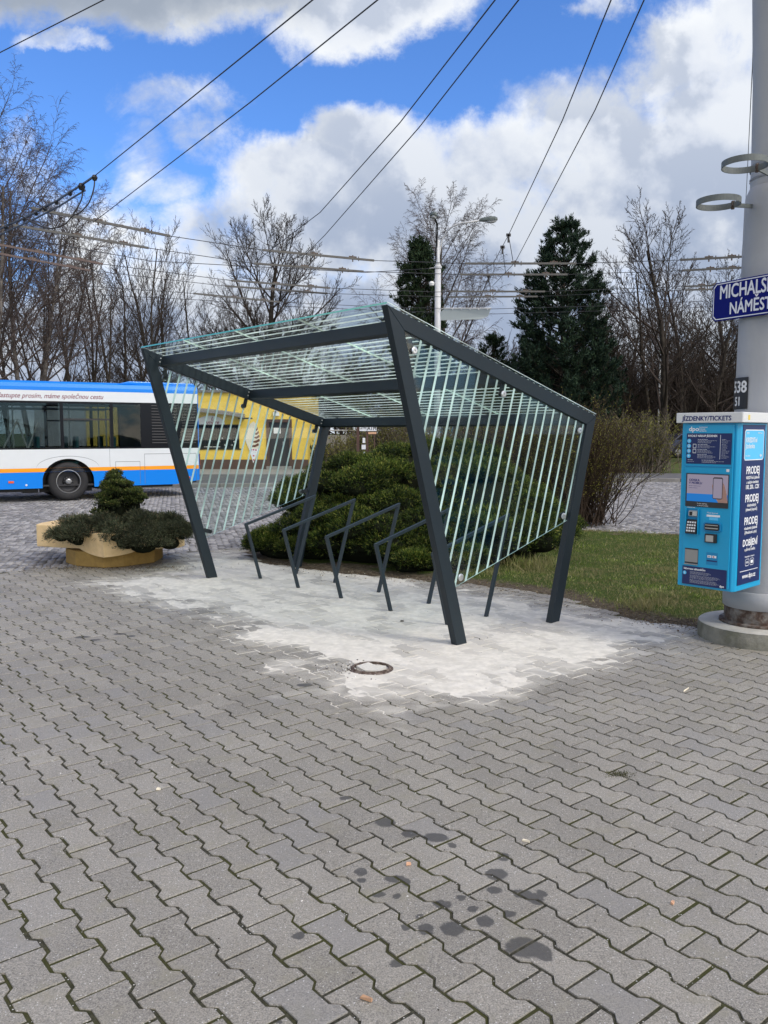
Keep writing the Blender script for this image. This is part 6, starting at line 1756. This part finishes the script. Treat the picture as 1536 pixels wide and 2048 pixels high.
def lobed(nm, lb, loc, lobes, n, m, seed, size=(.09, .014), nsub=7, flat=.25, cat='shrub', sub=(60, .34), up=.35, coreS=.86, tw=None, zmin=.01, bigw=.15, parts=('foliage', 'core')):
    """lobes: (x,y,z,rx,ry,rz) ellipsoids"""
    g2 = np.random.default_rng(seed); LB = np.array(lobes, float)
    t_ = thing(nm, lb, cat, loc)
    # small cushions sitting on the big lobes
    ar = LB[:, 3] * LB[:, 4] + LB[:, 5] * LB[:, 3]; pr = ar / ar.sum(); subs = []
    for i in range(sub[0]):
        k2 = g2.choice(len(LB), p=pr); u = g2.normal(size=3); u /= np.linalg.norm(u); u[2] = abs(u[2]) if g2.random() < .8 else u[2] * .4
        c = LB[k2, :3] + u * LB[k2, 3:] * .90
        if c[2] < zmin + .07: c[2] = zmin + .07 + .1 * g2.random()
        s_ = sub[1] * g2.uniform(.55, 1.25); subs.append([*c, s_, s_, s_ * .55])
    A = np.array(subs + [list(x) for x in LB]); w_ = A[:, 3] ** 2; w_[:len(subs)] *= 2.2; w_[len(subs):] *= bigw; w_ /= w_.sum()
    k2 = g2.choice(len(A), n, p=w_); u = g2.normal(size=(n, 3)); u /= np.linalg.norm(u, axis=1, keepdims=True); u[:, 2] = np.abs(u[:, 2])
    P = A[k2, :3] + u * A[k2, 3:] * g2.uniform(.80, 1.05, (n, 1)); ok = P[:, 2] > zmin
    # drop points buried inside another big lobe
    for L_ in LB:
        q = ((P - L_[:3]) / L_[3:]); ok &= (q ** 2).sum(1) > .62
    P = P[ok]; u = u[ok]; n = len(P)
    Dm = u * [1, 1, .6] + [0, 0, up] + g2.normal(0, .35, (n, 3)); Dm /= np.linalg.norm(Dm, axis=1, keepdims=True)
    PP = np.repeat(P, nsub, 0); DD = np.repeat(Dm, nsub, 0); fr = np.tile(np.linspace(0, 1, nsub), n)[:, None]
    PP = PP + DD * fr * size[0] * 1.3 + g2.normal(0, size[0] * .18, PP.shape); DD = DD + g2.normal(0, .42, PP.shape)
    Vv, Qv = leaves(PP, DD, size[0] * g2.uniform(.5, 1.1, len(PP)), size[1] * g2.uniform(.7, 1.3, len(PP)), seed)
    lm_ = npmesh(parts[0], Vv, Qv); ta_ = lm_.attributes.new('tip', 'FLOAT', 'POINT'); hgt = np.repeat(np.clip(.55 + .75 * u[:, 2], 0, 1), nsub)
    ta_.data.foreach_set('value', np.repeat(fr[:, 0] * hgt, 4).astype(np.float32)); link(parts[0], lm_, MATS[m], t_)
    # core
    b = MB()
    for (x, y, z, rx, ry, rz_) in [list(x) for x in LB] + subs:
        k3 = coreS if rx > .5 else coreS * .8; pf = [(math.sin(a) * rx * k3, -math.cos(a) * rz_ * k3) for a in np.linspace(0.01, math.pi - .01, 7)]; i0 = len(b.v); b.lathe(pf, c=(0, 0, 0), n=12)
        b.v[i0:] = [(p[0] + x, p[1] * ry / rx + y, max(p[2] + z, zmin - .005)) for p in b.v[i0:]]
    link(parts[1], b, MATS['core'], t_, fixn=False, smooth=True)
    return t_


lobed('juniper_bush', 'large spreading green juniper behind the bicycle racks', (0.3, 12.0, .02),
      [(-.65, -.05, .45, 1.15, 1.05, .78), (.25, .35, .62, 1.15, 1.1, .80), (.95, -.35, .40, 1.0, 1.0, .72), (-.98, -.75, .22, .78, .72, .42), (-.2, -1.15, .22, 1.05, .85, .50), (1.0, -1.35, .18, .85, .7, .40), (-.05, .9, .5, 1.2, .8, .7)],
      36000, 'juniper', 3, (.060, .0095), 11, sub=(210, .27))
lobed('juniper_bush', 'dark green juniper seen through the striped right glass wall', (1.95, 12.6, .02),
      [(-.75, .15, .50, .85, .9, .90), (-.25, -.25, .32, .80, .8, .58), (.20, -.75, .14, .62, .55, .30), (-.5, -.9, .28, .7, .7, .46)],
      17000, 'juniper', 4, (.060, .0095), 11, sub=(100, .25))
lobed('juniper_bush', 'low juniper tuft creeping on to the sand in front of the big juniper', (.65, 9.72, .02), [(0, .15, .08, .48, .36, .20), (-.35, .05, .04, .25, .2, .12)], 3600, 'juniper', 6, (.055, .009), 9, sub=(16, .14))
lobed('juniper_bush', 'low olive juniper tip at the left end of the big juniper', (-1.17, 11.0, .02), [(0, 0, .08, .55, .42, .26), (-.3, .1, .05, .3, .25, .16), (.35, -.2, .1, .45, .4, .34)], 5600, 'juniper', 7, (.055, .009), 9, sub=(22, .16))
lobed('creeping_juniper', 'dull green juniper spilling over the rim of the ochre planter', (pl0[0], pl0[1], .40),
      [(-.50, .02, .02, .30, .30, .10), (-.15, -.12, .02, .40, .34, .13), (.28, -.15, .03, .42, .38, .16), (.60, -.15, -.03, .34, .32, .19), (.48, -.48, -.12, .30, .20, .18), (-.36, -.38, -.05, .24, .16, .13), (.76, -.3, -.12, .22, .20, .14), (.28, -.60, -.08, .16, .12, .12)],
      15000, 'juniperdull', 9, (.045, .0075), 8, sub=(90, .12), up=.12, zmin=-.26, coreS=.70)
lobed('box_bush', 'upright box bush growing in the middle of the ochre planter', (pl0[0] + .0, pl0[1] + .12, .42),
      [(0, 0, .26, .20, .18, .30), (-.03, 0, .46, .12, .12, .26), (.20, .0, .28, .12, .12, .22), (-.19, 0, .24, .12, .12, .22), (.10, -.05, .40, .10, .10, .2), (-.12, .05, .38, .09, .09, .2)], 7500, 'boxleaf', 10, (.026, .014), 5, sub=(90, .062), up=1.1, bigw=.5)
# stray dead runners hanging from the planter
r_ = random.Random(8); Sg = []
for i in range(90):
    a = r_.uniform(-2.9, -.2) if i % 3 else r_.uniform(-.6, .5); p = Vector((.72 * math.cos(a), .42 * math.sin(a), .0 + r_.uniform(-.05, .08))); d = Vector((math.cos(a), math.sin(a) * .7, r_.uniform(-.1, .5))).normalized()
    for s_ in range(5):
        d = (d + Vector((r_.gauss(0, .2), r_.gauss(0, .2), -.16))).normalized(); q = p + d * r_.uniform(.025, .05); Sg.append((tuple(p), tuple(q), .0022, .0014))
        if r_.random() < .7: Sg.append((tuple(q), tuple(q + Vector((r_.gauss(0, .02), r_.gauss(0, .02), r_.gauss(0, .02)))), .002, .001))
        p = q
rn = thing('dry_runners', 'bare reddish runner stems hanging around the planter rim', 'plant', (pl0[0], pl0[1], .40)); link('stems', segmesh('stems', Sg, 3), MATS['redtwig'], rn)
P_ = np.stack([rng.normal(pl0[0] + .05, .55, 900), rng.normal(pl0[1] - .5, .14, 900), np.full(900, .004)], -1); P_ = P_[polydist(P_[:, 0], P_[:, 1], [(pl0[0] - .62, pl0[1] - .1), (pl0[0], pl0[1] - .52), (pl0[0] + .5, pl0[1]), (pl0[0], pl0[1] + .6)]) < 0]
Vt, Qt = leaves(P_, np.stack([rng.normal(0, 1, len(P_)), rng.normal(0, 1, len(P_)), rng.uniform(0, .3, len(P_))], -1), .022, .007, 4)
tag(link('needle_litter', npmesh('needle_litter', Vt, Qt), MATS['drylitter']), 'dark needle litter on the paving around the planter foot', 'litter', kind='stuff')

# ================================================================ PARK FURNITURE BEHIND
t_ = thing('lamp_post', 'thin grey lamp post among the park trees left of the machine', 'lamp post', (at(1316, 50), 50, .1)); b = MB(); b.tube([(0, 0, 0), (0, 0, 6.2)], [.06, .045], 8); link('post', b, MATS['mast'], t_)
b = MB(); b.lathe([(0, .1), (.16, .06), (.2, 0), (.05, -.12), (0, -.12)], c=(0, 0, 6.3), n=12); link('lamp_head', b, MATS['lamphead'], t_)
car = thing('parked_car', 'dark blue car parked in the park, half hidden by the ticket machine', 'car', (at(1365, 52), 52, .15), R(8))
mat('carblue', (.020, .030, .085), .25, coat=.6)
b = MB(); side_p = [(-.95, .28), (-.97, .70), (-.90, .95), (-.55, 1.05), (-.10, 1.42), (.5, 1.50), (1.7, 1.48), (2.35, 1.1), (2.9, .95), (3.15, .8), (3.15, .28)]
b.prism([(x, 0, z) for x, z in side_p], (0, 1.7, 0)); link('body', b, MATS['carblue'], car, bevel=.05)
b = MB(); b.prism([(-.42, -.004, 1.06), (-.05, -.004, 1.36), (.5, -.004, 1.43), (1.6, -.004, 1.42), (2.15, -.004, 1.08)], (0, 1.708, 0)); link('windows', b, MATS['busblack'], car)
for x in (-.25, 2.35):
    for y in (-.02, 1.55):
        b = MB(); b.lathe([(.0, 0), (.2, 0), (.31, .0), (.32, .03), (.32, .17), (.0, .17)], c=(x, y, .32), n=20, ax='y'); wl = link('wheel', b, MATS['rubber'], car)
        b = MB(); b.lathe([(0, -.006), (.18, -.006), (.19, 0)], c=(x, y, .32), n=16, ax='y'); link('rim', b, MATS['hubsteel'], wl)
b = MB(); b.box(-.96, -.90, -.006, .10, .62, .78); link('headlight', b, MATS['white'], car)
# coloured boards seen beyond the hedge
mat('boardblue', (.06, .30, .50), .6, .4, 3, col2=(.55, .58, .60)); mat('boardred', (.50, .06, .05), .6, .4, 3, col2=(.6, .6, .58)); mat('boardpale', (.50, .52, .50), .6, .3, 4, col2=(.18, .20, .20))
for i, (px, m_, lb_) in enumerate([(884, 'boardblue', 'blue and white painted board seen under the rear purlin'), (946, 'boardred', 'white and red painted board seen under the rear purlin'), (1000, 'boardpale', 'grey white board seen under the rear purlin near the shrub')]):
    t_ = thing('painted_board', lb_, 'board', (at(px, 64), 64, .15), 0, 'painted boards beyond the hedge'); b = MB(); b.box(-.85, .85, 0, .06, .9, 2.3); link('panel', b, MATS[m_], t_); b = MB(); b.box(-.8, -.7, .06, .14, 0, 2.2); b.box(.7, .8, .06, .14, 0, 2.2); link('posts', b, MATS['brown'], t_)
